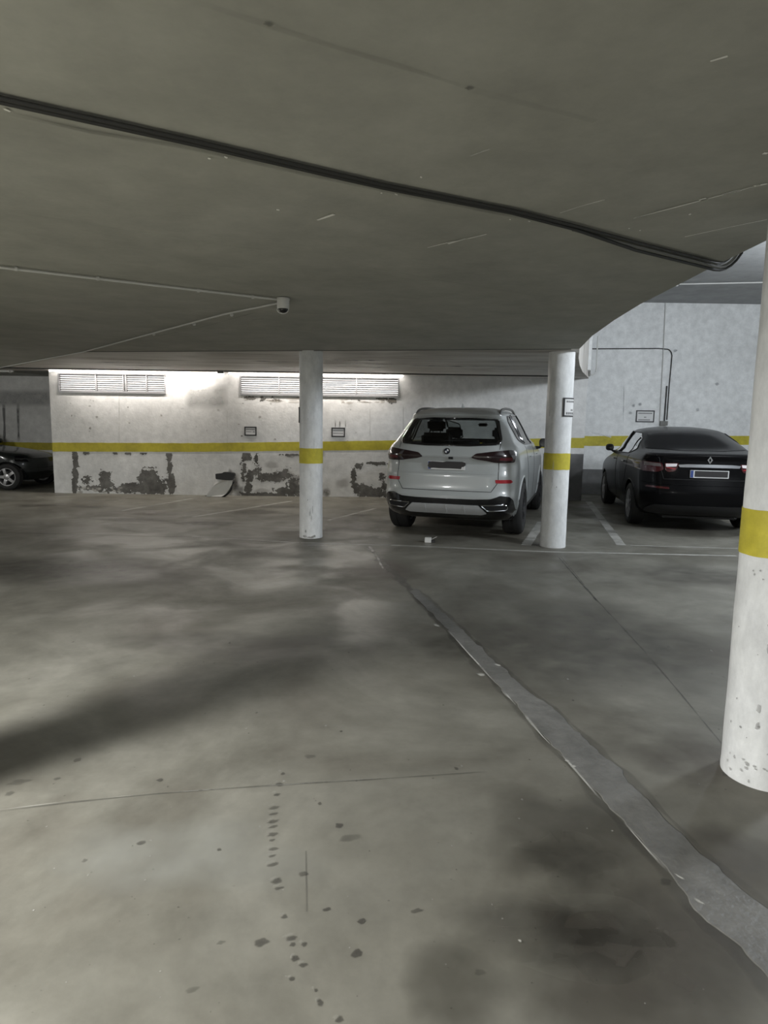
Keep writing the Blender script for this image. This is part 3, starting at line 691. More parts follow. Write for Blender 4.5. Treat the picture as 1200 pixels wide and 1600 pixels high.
# ---------------------------------------------------------------- little carton behind the white car
p = on_z(669, 847.5, 0)
ct = empty('paper_carton', (p[0], p[1], 0), math.radians(-8)); tag(ct, 'tiny white carton with an open flap on the floor behind the white car', 'carton')
bm = bmesh.new(); box(bm, -.045, .04, -.03, .05, 0.001, .062); bmesh.ops.bevel(bm, geom=bm.edges[:], offset=.003, segments=1, affect='EDGES'); link('carton_body', bm, M['white_card'], ct)
bm = bmesh.new(); box(bm, .05, .13, -.02, -.01, 0.0, .004, Matrix.Translation((.0, .0, .02)) @ Matrix.Rotation(math.radians(-28), 4, 'Y')); link('flap', bm, M['white_card'], ct)
bm = bmesh.new(); box(bm, .042, .085, -.02, .03, 0.001, .03); link('dark_liner', bm, M['black'], ct)
# ================================================================= CARS
M['paint_white'] = plain('white_car_paint', (.38, .40, .40), .30, coat=.6, noise_amt=.03)
M['paint_black'] = plain('black_car_paint', (.0035, .0035, .004), .26, coat=.08, spec=.1, noise_amt=.03)
M['paint_dark'] = plain('dark_car_paint', (.010, .013, .013), .25, coat=.6, noise_amt=.03)
M['rubber'] = plain('tyre_rubber', (.014, .014, .014), .75)
M['alloy'] = plain('alloy', (.42, .42, .43), .35, metal=.7)
M['alloy_dark'] = plain('dark_alloy', (.10, .10, .105), .35, metal=.7)
M['chrome'] = plain('chrome', (.75, .76, .78), .12, metal=1)
M['silver'] = plain('satin_silver', (.42, .43, .44), .38, metal=.25)
M['lamp_smoke'] = plain('smoked_red_lens', (.016, .006, .008), .14, coat=.8)
M['lamp_red'] = plain('red_reflector', (.34, .012, .022), .15, coat=1.0)
M['lamp_clear'] = plain('clear_lens', (.88, .82, .84), .15, coat=1)
M['cabin'] = plain('dark_cabin', (.012, .013, .013), .7)
M['seam'] = plain('panel_gap', (.02, .02, .02), .8)
M['plate_blue'] = plain('plate_blue', (.03, .06, .22), .4)
M['strip_dark'] = plain('dark_strip', (.018, .016, .017), .6)

def glass_mat(name, tint, fac, rough=.02):
    m = bpy.data.materials.new(name); m.use_nodes = True; nt = m.node_tree
    for n in list(nt.nodes): nt.nodes.remove(n)
    N = nt.nodes.new; L = nt.links.new
    out = N('ShaderNodeOutputMaterial'); tr = N('ShaderNodeBsdfTransparent'); gl = N('ShaderNodeBsdfGlossy'); fr = N('ShaderNodeFresnel')
    tr.inputs['Color'].default_value = tint+(1,); gl.inputs['Roughness'].default_value = rough; gl.inputs['Color'].default_value = (.9, .9, .9, 1)
    fr.inputs['IOR'].default_value = 1.45
    mx = N('ShaderNodeMixShader'); L(fr.outputs[0], mx.inputs[0]); L(tr.outputs[0], mx.inputs[1]); L(gl.outputs[0], mx.inputs[2]); L(mx.outputs[0], out.inputs[0])
    return m
M['glass_tint'] = glass_mat('tinted_glass', (.34, .36, .36), 1)
M['glass_side'] = glass_mat('pale_side_glass', (.62, .64, .64), 1)
M['glass_dark'] = glass_mat('dark_glass', (.10, .10, .10), 1)
M['glass_clear'] = glass_mat('clear_glass', (.80, .83, .82), 1)

def interp(keys, z):
    if z <= keys[0][0]: return keys[0][1]
    for (a, va), (b, vb) in zip(keys, keys[1:]):
        if z <= b: return va+(vb-va)*(z-a)/(b-a)
    return keys[-1][1]

class Shape:
    def __init__(s, w, y0, y1, zs, rear=(.34, .30), front=(.45, .5), bow=.05, fbow=.14, taper=.03):
        s.w, s.y0, s.y1, s.zs, s.rear, s.front, s.bow, s.fbow, s.taper = w, y0, y1, zs, rear, front, bow, fbow, taper
    def ring(s, z, inset=0):
        w = interp(s.w, z)-inset; y0 = interp(s.y0, z)+inset; y1 = interp(s.y1, z)-inset
        rx, ry = min(s.rear[0], w*.6), s.rear[1]; fx, fy = min(s.front[0], w*.6), s.front[1]
        L = y1-y0; ry = min(ry, L*.3); fy = min(fy, L*.3); ym = (y0+y1)/2
        pts = []
        for i in range(7): pts.append(((w-rx)*i/7, y0))
        for i in range(9):
            a = math.pi/2*i/8; pts.append((w-rx+rx*math.sin(a), y0+ry-ry*math.cos(a)))
        n = 26
        for i in range(1, n): pts.append((w, y0+ry+(L-ry-fy)*i/n))
        for i in range(9):
            a = math.pi/2*i/8; pts.append((w-fx+fx*math.cos(a), y1-fy+fy*math.sin(a)))
        for i in range(6, -1, -1): pts.append(((w-fx)*i/7, y1))
        out = []
        for x, y in pts:
            t = (y-ym)/(L/2+1e-6); x2 = x*(1-s.taper*abs(t)**2.5)
            r = x/w
            wr = max(0, -t)**2; wf = max(0, t)**2
            y2 = y+s.bow*r*r*wr-s.fbow*r*r*wf
            out.append((x2, y2))
        return out
    def solid(s, zs=None, inset=0, zsub=1):
        bm = bmesh.new(); rings = []
        for z in (zs or s.zs):
            R = s.ring(z, inset); full = R+[(-x, y) for x, y in R[-2:0:-1]]
            rings.append([bm.verts.new((x, y, z)) for x, y in full])
        n = len(rings[0])
        for A, B in zip(rings, rings[1:]):
            for k in range(n): bm.faces.new((A[k], A[(k+1) % n], B[(k+1) % n], B[k]))
        bm.faces.new(rings[0][::-1]); bm.faces.new(rings[-1])
        bmesh.ops.triangulate(bm, faces=[f for f in bm.faces if len(f.verts) > 4])
        bmesh.ops.recalc_face_normals(bm, faces=bm.faces)
        return bm

def temp(bm):
    me = bpy.data.meshes.new('tmp'); bmesh.ops.recalc_face_normals(bm, faces=bm.faces); bm.to_mesh(me); bm.free()
    o = bpy.data.objects.new('tmp', me); C.objects.link(o); return o

def boolean(o, cutters):
    for c in cutters:
        m = o.modifiers.new('b', 'BOOLEAN'); m.operation = 'DIFFERENCE'; m.object = c; m.solver = 'EXACT'
    dg = bpy.context.evaluated_depsgraph_get(); dg.update()
    me = bpy.data.meshes.new_from_object(o.evaluated_get(dg))
    o.modifiers.clear(); old = o.data; o.data = me
    for c in cutters: bpy.data.objects.remove(c)
    return o

def poly_prism(pts, axis, a, b):
    """pts are (x,z) extruded along y for axis 'y', or (y,z) extruded along x for axis 'x'"""
    bm = bmesh.new()
    f = (lambda p, t: (p[0], t, p[1])) if axis == 'y' else (lambda p, t: (t, p[0], p[1]))
    A = [bm.verts.new(f(p, a)) for p in pts]; B = [bm.verts.new(f(p, b)) for p in pts]
    bm.faces.new(A); bm.faces.new(B[::-1])
    for i in range(len(pts)): bm.faces.new((A[i], A[(i+1) % len(pts)], B[(i+1) % len(pts)], B[i]))
    return bm

def smooth_poly(pts, r=.02, n=4):
    out = []; N_ = len(pts)
    for i in range(N_):
        p = Vector(pts[i]); a = Vector(pts[i-1])-p; b = Vector(pts[(i+1) % N_])-p
        ra = min(r, a.length*.45, b.length*.45)
        A = p+a.normalized()*ra; B = p+b.normalized()*ra
        for k in range(n+1):
            t = k/n; q = A*(1-t)**2+p*2*t*(1-t)+B*t*t; out.append((q.x, q.y))
    return out

def densify(pts, step=.03):
    out = []
    for i in range(len(pts)):
        a, b = Vector(pts[i]), Vector(pts[(i+1) % len(pts)]); k = max(1, int((b-a).length/step))
        for j in range(k): q = a.lerp(b, j/k); out.append((q.x, q.y))
    return out

class Skin:                        # lays patches and lines on a body surface
    def __init__(s, bm): s.t = BVHTree.FromBMesh(bm)
    def hit(s, a, b, side, off):
        # side: 'rear' (x,z) ray +y ; 'front' ray -y ; 'right'/'left' (y,z) rays along -x/+x ; 'top' (x,y) ray -z
        if side == 'rear': o, d = Vector((a, -3, b)), Vector((0, 1, 0))
        elif side == 'front': o, d = Vector((a, 9, b)), Vector((0, -1, 0))
        elif side == 'right': o, d = Vector((3, a, b)), Vector((-1, 0, 0))
        elif side == 'left': o, d = Vector((-3, a, b)), Vector((1, 0, 0))
        else: o, d = Vector((a, b, 4)), Vector((0, 0, -1))
        loc, nor, idx, dist = s.t.ray_cast(o, d)
        if loc is None:
            base = Vector((a, .2, b)) if side == 'rear' else Vector((a, 4.5, b)) if side == 'front' else Vector((.8, a, b)) if side == 'right' else Vector((-.8, a, b))
            loc, nor, idx, dist = s.t.find_nearest(base)
        if nor.dot(d) > 0: nor = -nor
        return loc+nor*off, nor
    def patch(s, pts, side, off=.004, step=.05, depth=.02):
        bm = bmesh.new()
        f = bm.faces.new([bm.verts.new((p[0], p[1], 0)) for p in pts])
        x0, x1 = min(p[0] for p in pts), max(p[0] for p in pts); y0, y1 = min(p[1] for p in pts), max(p[1] for p in pts)
        for a0, a1, ax in ((x0, x1, 0), (y0, y1, 1)):
            k = int((a1-a0)/step)+1
            for i in range(1, k):
                co = Vector((0, 0, 0)); no = Vector((0, 0, 0)); co[ax] = a0+(a1-a0)*i/k; no[ax] = 1
                bmesh.ops.bisect_plane(bm, geom=bm.verts[:]+bm.edges[:]+bm.faces[:], plane_co=co, plane_no=no, dist=1e-5)
        bmesh.ops.triangulate(bm, faces=[f for f in bm.faces if len(f.verts) > 4])
        nor = {}
        for v in bm.verts:
            p, n = s.hit(v.co.x, v.co.y, side, off); v.co = p; nor[v] = n
        if depth:
            bd = [e for e in bm.edges if len(e.link_faces) == 1]
            new = {}
            for e in bd:
                for v in e.verts:
                    if v not in new: new[v] = bm.verts.new(v.co-nor[v]*depth)
            for e in bd: bm.faces.new((e.verts[0], e.verts[1], new[e.verts[1]], new[e.verts[0]]))
        return bm
    def line(s, pts, side, r=.003, off=.0, closed=False, step=.04):
        P = [Vector(p) for p in pts]
        if closed: P.append(P[0])
        out = []
        for a, b in zip(P, P[1:]):
            k = max(1, int((b-a).length/step))
            for i in range(k): q = a.lerp(b, i/k); out.append(s.hit(q.x, q.y, side, off)[0])
        out.append(s.hit(P[-1].x, P[-1].y, side, off)[0])
        bm = bmesh.new(); tube(bm, out, r, 6); return bm
mir = lambda pts: [(-x, y) for x, y in pts][::-1]

def wheel(parent, x, y, R, W_, rimR, side, style='split', rim_mat='alloy', name='wheel'):
    """side +1 right, -1 left. tyre is the wheel mesh, rim and its spokes below it"""
    bm = bmesh.new(); h = W_/2; s_ = R-rimR
    prof = [(rimR, -h*.82), (rimR+.02, -h*.98), (R-s_*.45, -h), (R-.035, -h*.96), (R-.008, -h*.80), (R, -h*.5), (R, -h*.16), (R-.008, -h*.14), (R-.008, h*.14-.0), (R, h*.16), (R, h*.5), (R-.008, h*.80), (R-.035, h*.96), (R-s_*.45, h), (rimR+.02, h*.98), (rimR, h*.82)]
    lathe(bm, prof, 64, 'x', closed=True)
    w = link(name, bm, M['rubber'], parent, smooth=True, auto=40); w.location = (x, y, R)
    bm = bmesh.new(); o = side
    lathe(bm, [(rimR+.004, o*h*.9), (rimR-.012, o*h*.88), (rimR-.02, o*h*.6), (rimR-.02, -o*h*.8), (rimR+.004, -o*h*.84)], 64, 'x', closed=True)
    n = 5 if style != 'seven' else 7
    for i in range(n):
        a = 2*math.pi*i/n+.3
        for da in ((-.16, .16) if style == 'split' else (0,)):
            wd = .026 if style == 'split' else .055 if n == 5 else .035
            R2 = Matrix.Rotation(a, 4, 'X') @ Matrix.Translation((o*h*.78, 0, 0))
            ca, sa = math.cos(da), math.sin(da)
            q = []
            for r_, ww, dx in ((.05, wd*1.3, .0), (rimR*.55, wd, .012), (rimR-.006, wd*1.15, -.0)):
                cy, cz_ = r_*math.sin(da), r_*math.cos(da)
                if style == 'split' and r_ < .06: cy, cz_ = 0, r_
                q.append([bm.verts.new(R2 @ Vector((o*(dx+.0)+o*t, cy+sy*ww/2*math.cos(da), cz_-sy*ww/2*math.sin(da)))) for t, sy in ((.012, -1), (.012, 1), (-.03, 1), (-.03, -1))])
            for A, B in zip(q, q[1:]):
                for k in range(4): bm.faces.new((A[k], A[(k+1) % 4], B[(k+1) % 4], B[k]))
            bm.faces.new(q[0]); bm.faces.new(q[-1][::-1])
    rim = link('rim', bm, M[rim_mat], w, smooth=True, auto=30)
    bm = bmesh.new(); lathe(bm, [(.002, o*(h*.78+.03)), (.03, o*(h*.78+.028)), (.062, o*(h*.78+.016)), (.066, o*(h*.78-.02)), (.002, o*(h*.78-.02))], 24, 'x'); link('hub_cap', bm, M[rim_mat], w, smooth=True, auto=35)
    bm = bmesh.new(); lathe(bm, [(.002, -o*h*.2), (rimR*.72, -o*h*.2), (rimR*.72, -o*h*.35), (.002, -o*h*.35)], 32, 'x'); link('brake_disc', bm, M['alloy_dark'], w, smooth=True, auto=35)
    return w

def arch_cut(x0, x1, y, z, R):
    bm = bmesh.new(); n = 40
    A = []; B = []
    for i in range(n):
        a = 2*math.pi*i/n; A.append(bm.verts.new((x0, y+R*math.cos(a), z+R*math.sin(a)))); B.append(bm.verts.new((x1, y+R*math.cos(a), z+R*math.sin(a))))
    bm.faces.new(A); bm.faces.new(B[::-1])
    for i in range(n): bm.faces.new((A[i], A[(i+1) % n], B[(i+1) % n], B[i]))
    return temp(bm)

def mirror_part(parent, x, y, z, side, mat, w=.2, h=.15):
    bm = bmesh.new()
    bmesh.ops.create_uvsphere(bm, u_segments=20, v_segments=12, radius=1)
    for v in bm.verts:
        c = v.co; c.x = math.copysign(abs(c.x)**.75, c.x)*w/2; c.z = math.copysign(abs(c.z)**.75, c.z)*h/2; c.y = c.y*.06 if c.y > 0 else c.y*.018
        v.co = c+Vector((side*w*.55, 0, h*.25))
    tube(bm, [(-side*.06, .01, -h*.35), (side*.02, 0, -h*.28), (side*w*.35, 0, -h*.05)], [.03, .022, .02], 8)
    o = link('side_mirror', bm, mat, parent, smooth=True, auto=50); o.location = (x, y, z)
    bm = bmesh.new(); bmesh.ops.create_circle(bm, cap_ends=True, segments=24, radius=1)
    for v in bm.verts: v.co = Vector((side*w*.55+math.copysign(abs(v.co.x)**.75, v.co.x)*w*.42, -.0195, h*.25+math.copysign(abs(v.co.y)**.75, v.co.y)*h*.4))
    link('mirror_glass', bm, M['gloss_black'], o)
    return o

def seat(parent, x, y, z, w=.46, tilt=.2, hr=True, name='front_seat'):
    bm = bmesh.new(); R2 = Matrix.Translation((x, y, z)) @ Matrix.Rotation(tilt, 4, 'X')
    vs = box(bm, -w/2, w/2, -.06, .06, -.35, .32, R2); 
    bmesh.ops.bevel(bm, geom=bm.edges[:], offset=.045, segments=3, affect='EDGES')
    s1 = link(name, bm, M['cabin'], parent, smooth=True, auto=50)
    if hr:
        bm = bmesh.new(); box(bm, -.145, .145, -.05, .05, .345, .53, R2); bmesh.ops.bevel(bm, geom=bm.edges[:], offset=.04, segments=3, affect='EDGES')
        tube(bm, [R2 @ Vector((-.06, 0, .3)), R2 @ Vector((-.06, 0, .4))], .008, 6); tube(bm, [R2 @ Vector((.06, 0, .3)), R2 @ Vector((.06, 0, .4))], .008, 6)
        link('headrest', bm, M['cabin'], s1, smooth=True, auto=50)

def plate(parent, skin, xc, zc, w=.52, h=.11, cover=None):
    p, n = skin.hit(xc, zc, 'rear', .006)
    y = min(skin.hit(xc+a, zc+b, 'rear', .006)[0].y for a in (-w/2, 0, w/2) for b in (-h/2, h/2))
    o = empty('number_plate', (xc, y, zc)); o.parent = parent
    bm = bmesh.new(); box(bm, -w/2, w/2, -.006, .012, -h/2, h/2); bmesh.ops.bevel(bm, geom=bm.edges[:], offset=.003, segments=1, affect='EDGES')
    pl = link('plate_base', bm, M['sign_white'], o)
    bm = bmesh.new(); box(bm, -w/2+.004, -w/2+.044, -.0072, -.005, -h/2+.004, h/2-.004); link('blue_band', bm, M['plate_blue'], o)
    bm = bmesh.new(); F0 = [bm.verts.new((x, -.0085, z)) for x, z in cover]; f = bm.faces.new(F0)
    r = bmesh.ops.extrude_face_region(bm, geom=[f])
    for v in r['geom']:
        if isinstance(v, bmesh.types.BMVert): v.co.y += .004
    link('dark_strip', bm, M['strip_dark'], o)
    return o

def zlist(a, b, fine):
    out = []
    for z0, z1, st in fine:
        k = max(1, round((z1-z0)/st)); out += [z0+(z1-z0)*i/k for i in range(k)]
    out.append(fine[-1][1]); return out

# ---------------------------------------------------------------- white SUV
def make_suv():
    root = empty('car', (.80, 8.64, 0), -math.radians(17.5)); root.scale = (.975, 1, 1)
    tag(root, 'white estate-bodied off-road car parked nose to the wall, smoked tail lights, roof rails', 'car')
    zs = zlist(0, 0, [(.26, .60, .035), (.60, 1.30, .035), (1.30, 1.66, .04), (1.66, 1.80, .014)])
    zs += [1.805]
    S = Shape(
        w=[(.26, .90), (.34, .94), (.45, .965), (.62, .975), (.80, .98), (.95, .98), (1.05, .972), (1.14, .96), (1.20, .945), (1.25, .925), (1.30, .875), (1.36, .84), (1.50, .775), (1.64, .70), (1.70, .665), (1.74, .61), (1.77, .53), (1.79, .42), (1.805, .25)],
        y0=[(.26, .26), (.34, .10), (.42, .03), (.55, .0), (.60, .0), (.65, .035), (.72, .05), (.88, .055), (.90, .07), (1.03, .10), (1.08, .075), (1.12, .06), (1.16, .075), (1.22, .10), (1.28, .14), (1.32, .175), (1.64, .50), (1.66, .43), (1.68, .42), (1.70, .50), (1.74, .66), (1.77, .85), (1.79, 1.1), (1.805, 1.6)],
        y1=[(.26, 4.72), (.4, 4.85), (.6, 4.92), (.85, 4.90), (1.02, 4.80), (1.10, 4.45), (1.15, 4.0), (1.19, 3.68), (1.22, 3.60), (1.66, 2.85), (1.72, 2.65), (1.76, 2.45), (1.79, 2.2), (1.805, 1.9)],
        zs=zs, rear=(.42, .30), front=(.5, .45), bow=.07, taper=.05)
    full = S.solid(); skin = Skin(full)
    body = temp(full)
    RW = .375; ya, yf = .95, 3.93
    cut = []
    for y in (ya, yf):
        for sx in (1, -1): cut.append(arch_cut(sx*.62, sx*1.2, y, RW+.02, RW+.045))
    cav = temp(S.solid(zs=[.75, .9, 1.05, 1.15, 1.25, 1.35, 1.45, 1.55, 1.62, 1.70, 1.735], inset=.075)); cut.append(cav)
    RG = smooth_poly([(-.615, 1.615), (-.3, 1.635), (.3, 1.635), (.615, 1.615), (.715, 1.33), (.68, 1.275), (.3, 1.252), (-.3, 1.252), (-.68, 1.275), (-.715, 1.33)], .03)
    RG = densify(RG)
    RGc = [(x*.93, 1.445+(z-1.445)*.88) for x, z in RG]
    SW = smooth_poly([(.98, 1.345), (.80, 1.56), (.98, 1.665), (2.35, 1.70), (2.95, 1.56), (3.42, 1.30), (3.3, 1.245), (1.35, 1.27)], .05)
    WS = smooth_poly([(-.70, 1.30), (-.58, 1.62), (.58, 1.62), (.70, 1.30)], .04)
    boolean(body, cut+[temp(poly_prism(RGc, 'y', -.2, 1.0)), temp(poly_prism(SW, 'x', .55, 1.3)), temp(poly_prism(SW, 'x', -1.3, -.55)), temp(poly_prism(WS, 'y', 2.6, 4.2))])
    body.name = 'body'; body.data.name = 'body'; body.data.materials.clear(); body.data.materials.append(M['paint_white']); body.parent = root
    for p in body.data.polygons: p.use_smooth = True
    body.data.set_sharp_from_angle(angle=math.radians(28))
    L = lambda name, bm, mat, par=root, sm=True: link(name, bm, M[mat], par, smooth=sm, auto=35)
    # glass: dark ceramic border with a see-through middle
    gl = L('rear_window', skin.patch(RG, 'rear', .006, .04), 'gloss_black')
    RGi = [(x*.95, 1.445+(z-1.445)*.86) for x, z in RG]
    gl2 = None
    # border ring = outer patch minus inner; rebuild as strips
    bpy.data.objects.remove(gl)
    bm = bmesh.new(); rows = []
    for p, q in zip(RG, RGi):
        rows.append([bm.verts.new(skin.hit(p[0]+(q[0]-p[0])*t, p[1]+(q[1]-p[1])*t, 'rear', .009 if t else .0)[0]) for t in (0, .02, .35, .7, 1)])
    n = len(rows)
    for i in range(n):
        for k in range(4): bm.faces.new((rows[i][k], rows[(i+1) % n][k], rows[(i+1) % n][k+1], rows[i][k+1]))
    bd = link('window_border', bm, M['gloss_black'], root, smooth=True)
    g1 = link('rear_window', skin.patch(RGi, 'rear', .0075, .05, depth=0), M['glass_tint'], root, smooth=True)
    bd.parent = g1
    bm = bmesh.new(); tube(bm, [skin.hit(0+.33*t, 1.315+.012*t, 'rear', .012)[0] for t in [i/8 for i in range(-1, 9)]], .005, 6); wp = L('rear_wiper', bm, 'black')
    for sd in ('right', 'left'):
        link('side_window', skin.patch(SW, sd, .002, .08, depth=.0), M['glass_side'], root, smooth=True)
        bm = skin.line(SW, sd, .009, .002, closed=True); fr = L('window_trim', bm, 'gloss_black')
        for a, b in (((1.35, 1.29), (1.24, 1.68)), ((1.50, 1.28), (1.38, 1.69)), ((2.42, 1.26), (2.22, 1.70))):
            L('window_pillar', skin.line([a, b], sd, .014, .0), 'gloss_black')
        # arch lips and sills
        for y in (ya, yf):
            P_ = [(y+(RW+.055)*math.cos(t), RW+.02+(RW+.055)*math.sin(t)) for t in [math.radians(a) for a in range(-8, 189, 7)]]
            L('arch_lip', skin.line(P_, sd, .018, -.006, step=.03), 'paint_white')
        L('door_seam', skin.line([(2.38, 1.24), (2.40, .9), (2.36, .45)], sd, .004, .0), 'seam')
        L('door_seam', skin.line([(1.30, 1.25), (1.42, 1.0), (1.55, .72), (1.62, .45)], sd, .004, .0), 'seam')
        L('sill', skin.line([(1.45, .33), (3.45, .33)], sd, .035, -.012), 'black')
        sx = 1 if sd == 'right' else -1
        for yy in (1.75, 2.85):
            p, nn = skin.hit(yy, 1.08, sd, .02); bm = bmesh.new(); tube(bm, [p+Vector((0, -.1, 0)), p+Vector((sx*.012, 0, .004)), p+Vector((0, .1, 0))], .011, 6); L('door_handle', bm, 'paint_white')
    link('windscreen', skin.patch(WS, 'front', .004, .1, depth=0), M['glass_clear'], root, smooth=True)
    # lamps
    TL = smooth_poly([(.335, 1.112), (.40, 1.160), (.62, 1.19), (.84, 1.212), (.895, 1.195), (.90, 1.12), (.885, 1.052), (.78, 1.048), (.66, 1.052), (.56, 1.072), (.40, 1.092)], .02)
    for k in (0, 1):
        pts = TL if k == 0 else mir(TL)
        t_ = L('tail_light', skin.patch(pts, 'rear', .012, .04, .03), 'lamp_smoke')
        inner = [(x, z) for x, z in [(.70, 1.085), (.72, 1.115), (.86, 1.12), (.86, 1.075)]]
        L('red_lens', skin.patch(inner if k == 0 else mir(inner), 'rear', .0135, .04, 0), 'lamp_smoke2', t_)
        RF = smooth_poly([(.675, .78), (.665, .825), (.86, .825), (.885, .795), (.86, .778)], .008)
        L('reflector', skin.patch(RF if k == 0 else mir(RF), 'rear', .005, .04, .01), 'lamp_red')
        GL = [(.0, 1.115), (.33, 1.113)]
    # tailgate gap
    TG = [(-.700, 1.05), (-.705, .80), (-.69, .77), (-.62, .665), (.62, .665), (.69, .77), (.705, .80), (.700, 1.05)]
    L('tailgate_seam', skin.line(TG, 'rear', .0042, .001), 'seam')
    L('tailgate_seam', skin.line([(.700, 1.22), (.705, 1.31)], 'rear', .004, .001), 'seam'); L('tailgate_seam', skin.line([(-.700, 1.22), (-.705, 1.31)], 'rear', .004, .001), 'seam')
    L('tailgate_crease', skin.line([(-.34, 1.108), (.34, 1.108)], 'rear', .005, -.001), 'silver')
    L('tailgate_crease', skin.line([(-.68, .893), (.68, .893)], 'rear', .004, -.001), 'silver')
    # bumper: black valance, silver diffuser, exhaust trims
    VA = smooth_poly([(-.90, .555), (-.86, .60), (-.74, .615), (-.62, .575), (-.40, .565), (.40, .565), (.62, .575), (.74, .615), (.86, .60), (.90, .555), (.93, .34), (.88, .275), (-.88, .275), (-.93, .34)], .02)
    va = L('rear_valance', skin.patch(VA, 'rear', .008, .05, .03), 'gloss_black')
    DF = smooth_poly([(-.46, .488), (.46, .488), (.57, .385), (.50, .365), (-.50, .365), (-.57, .385)], .012)
    df = L('diffuser', skin.patch(DF, 'rear', .020, .05, .025), 'silver')
    for x in (-.27, .02, .27): L('diffuser_fin', skin.line([(x, .48), (x+.01, .38)], 'rear', .006, .022), 'silver', df)
    for k in (1, -1):
        EX = smooth_poly([(.49, .492), (.80, .50), (.83, .47), (.82, .43), (.58, .418)], .03)
        pts = EX if k == 1 else mir(EX)
        L('exhaust_trim', skin.line(pts, 'rear', .007, .015, closed=True, step=.03), 'chrome')
        L('exhaust_mouth', skin.patch([(.655*k+(x-.655*k)*.94, .46+(z-.46)*.9) for x, z in pts], 'rear', .013, .05, 0), 'black')
    # badge
    p, nn = skin.hit(0, 1.185, 'rear', .002)
    b_ = empty('badge', p); b_.parent = root; tl = math.atan2(nn.z, -nn.y)
    b_.rotation_euler = (-tl, 0, 0)
    bm = bmesh.new(); lathe(bm, [(.043, .004), (.043, -.008), (.030, -.009), (.029, -.006), (.002, -.006), (.002, .004)], 32, 'y'); link('badge_ring', bm, M['black'], b_, smooth=True, auto=30)
    for q in range(4):
        bm = bmesh.new(); vs = [bm.verts.new((0, -.0085, 0))]+[bm.verts.new((.028*math.cos(a), -.0085, .028*math.sin(a))) for a in [math.pi/2*(q+i/6) for i in range(7)]]
        for i in range(1, 7): bm.faces.new((vs[0], vs[i], vs[i+1]))
        link('badge_quarter', bm, M['sign_white'] if q % 2 == 0 else M['plate_blue2'], b_)
    p, nn = skin.hit(.06, 1.098, 'rear', .0); bm = bmesh.new(); tube(bm, [p+Vector((-.03, -.005, 0)), p+Vector((.03, -.005, 0))], .016, 8); L('gate_button', bm, 'black')
    cov = [(-.252, .018), (-.245, .045), (-.20, .052), (-.05, .047), (.0, .056), (.22, .056), (.262, .048), (.268, .012), (.24, -.010), (.215, -.014), (.205, -.04), (.05, -.036), (-.1, -.038), (-.18, -.034), (-.235, -.040), (-.262, -.01)]
    plate(root, skin, .0, .995, cover=cov)
    # roof rails, aerial, third light
    for sx in (1, -1):
        pts = []
        for i in range(25):
            t = i/24; y = .72+t*2.15; zr = skin.hit(sx*.60, y, 'top', 0)[0].z
            pts.append(Vector((sx*(.61-.03*t*0), y, zr-.015+.055*min(1, math.sin(math.pi*min(max(t, .0), 1))**.35))))
        bm = bmesh.new(); tube(bm, pts, .018, 8); L('roof_rail', bm, 'pipe_rail')
    p = skin.hit(0.0, 1.15, 'top', 0)[0]; bm = bmesh.new()
    A = [bm.verts.new(p+Vector(v)) for v in ((-.02, -.07, -.01), (.02, -.07, -.01), (.022, .08, -.01), (-.022, .08, -.01))]; T_ = [bm.verts.new(p+Vector(v)) for v in ((-.003, -.065, .06), (.003, -.065, .06), (.006, .02, .02), (-.006, .02, .02))]
    bm.faces.new(A); bm.faces.new(T_)
    for i in range(4): bm.faces.new((A[i], A[(i+1) % 4], T_[(i+1) % 4], T_[i]))
    L('roof_aerial', bm, 'paint_white', sm=False)
    # interior
    cab = None
    seat(root, -.40, 2.55, .98, .50); seat(root, .40, 2.55, .98, .50)
    for x in (-.47, 0, .47): seat(root, x, 1.50, 1.10 if x < 0 else .99, .50, name='rear_seat', hr=(x < 0))
    bm = bmesh.new(); box(bm, -.09, .09, 3.0, 3.03, 1.52, 1.575); bmesh.ops.bevel(bm, geom=bm.edges[:], offset=.02, segments=2, affect='EDGES'); L('interior_mirror', bm, 'cabin')
    bm = bmesh.new(); 
    for k in range(24):
        pass
    tube(bm, [(-.38+.18*math.cos(t), 3.05+.05*math.sin(t), 1.12+.17*math.sin(t)) for t in [2*math.pi*i/28 for i in range(29)]], .016, 8, cap=False); L('steering_wheel', bm, 'cabin')
    bm = bmesh.new(); box(bm, -.75, .75, 3.2, 3.6, .8, 1.20); bmesh.ops.bevel(bm, geom=bm.edges[:], offset=.06, segments=3, affect='EDGES'); L('dashboard', bm, 'cabin')
    for y in (ya, yf):
        for sx in (1, -1): wheel(root, sx*.845, y, RW, .29, .255, sx, 'split', 'alloy_dark')
    bm = bmesh.new(); box(bm, -.6, .6, .5, 4.4, .22, .5); bmesh.ops.bevel(bm, geom=bm.edges[:], offset=.04, segments=2, affect='EDGES'); L('underbody', bm, 'black')
    bm = bmesh.new(); tube(bm, [(-.72, ya, RW), (.72, ya, RW)], .05, 10); L('rear_axle', bm, 'black')
    for sx in (1, -1): mirror_part(root, sx*.98, 3.12, 1.22, sx, M['black'], .15, .15)
    return root
M['lamp_smoke2'] = plain('dark_red_lens', (.09, .012, .018), .15, coat=1.0)
M['plate_blue2'] = plain('badge_blue', (.02, .03, .06), .3)
M['pipe_rail'] = plain('rail_aluminium', (.14, .14, .14), .4, metal=.4)
make_suv()

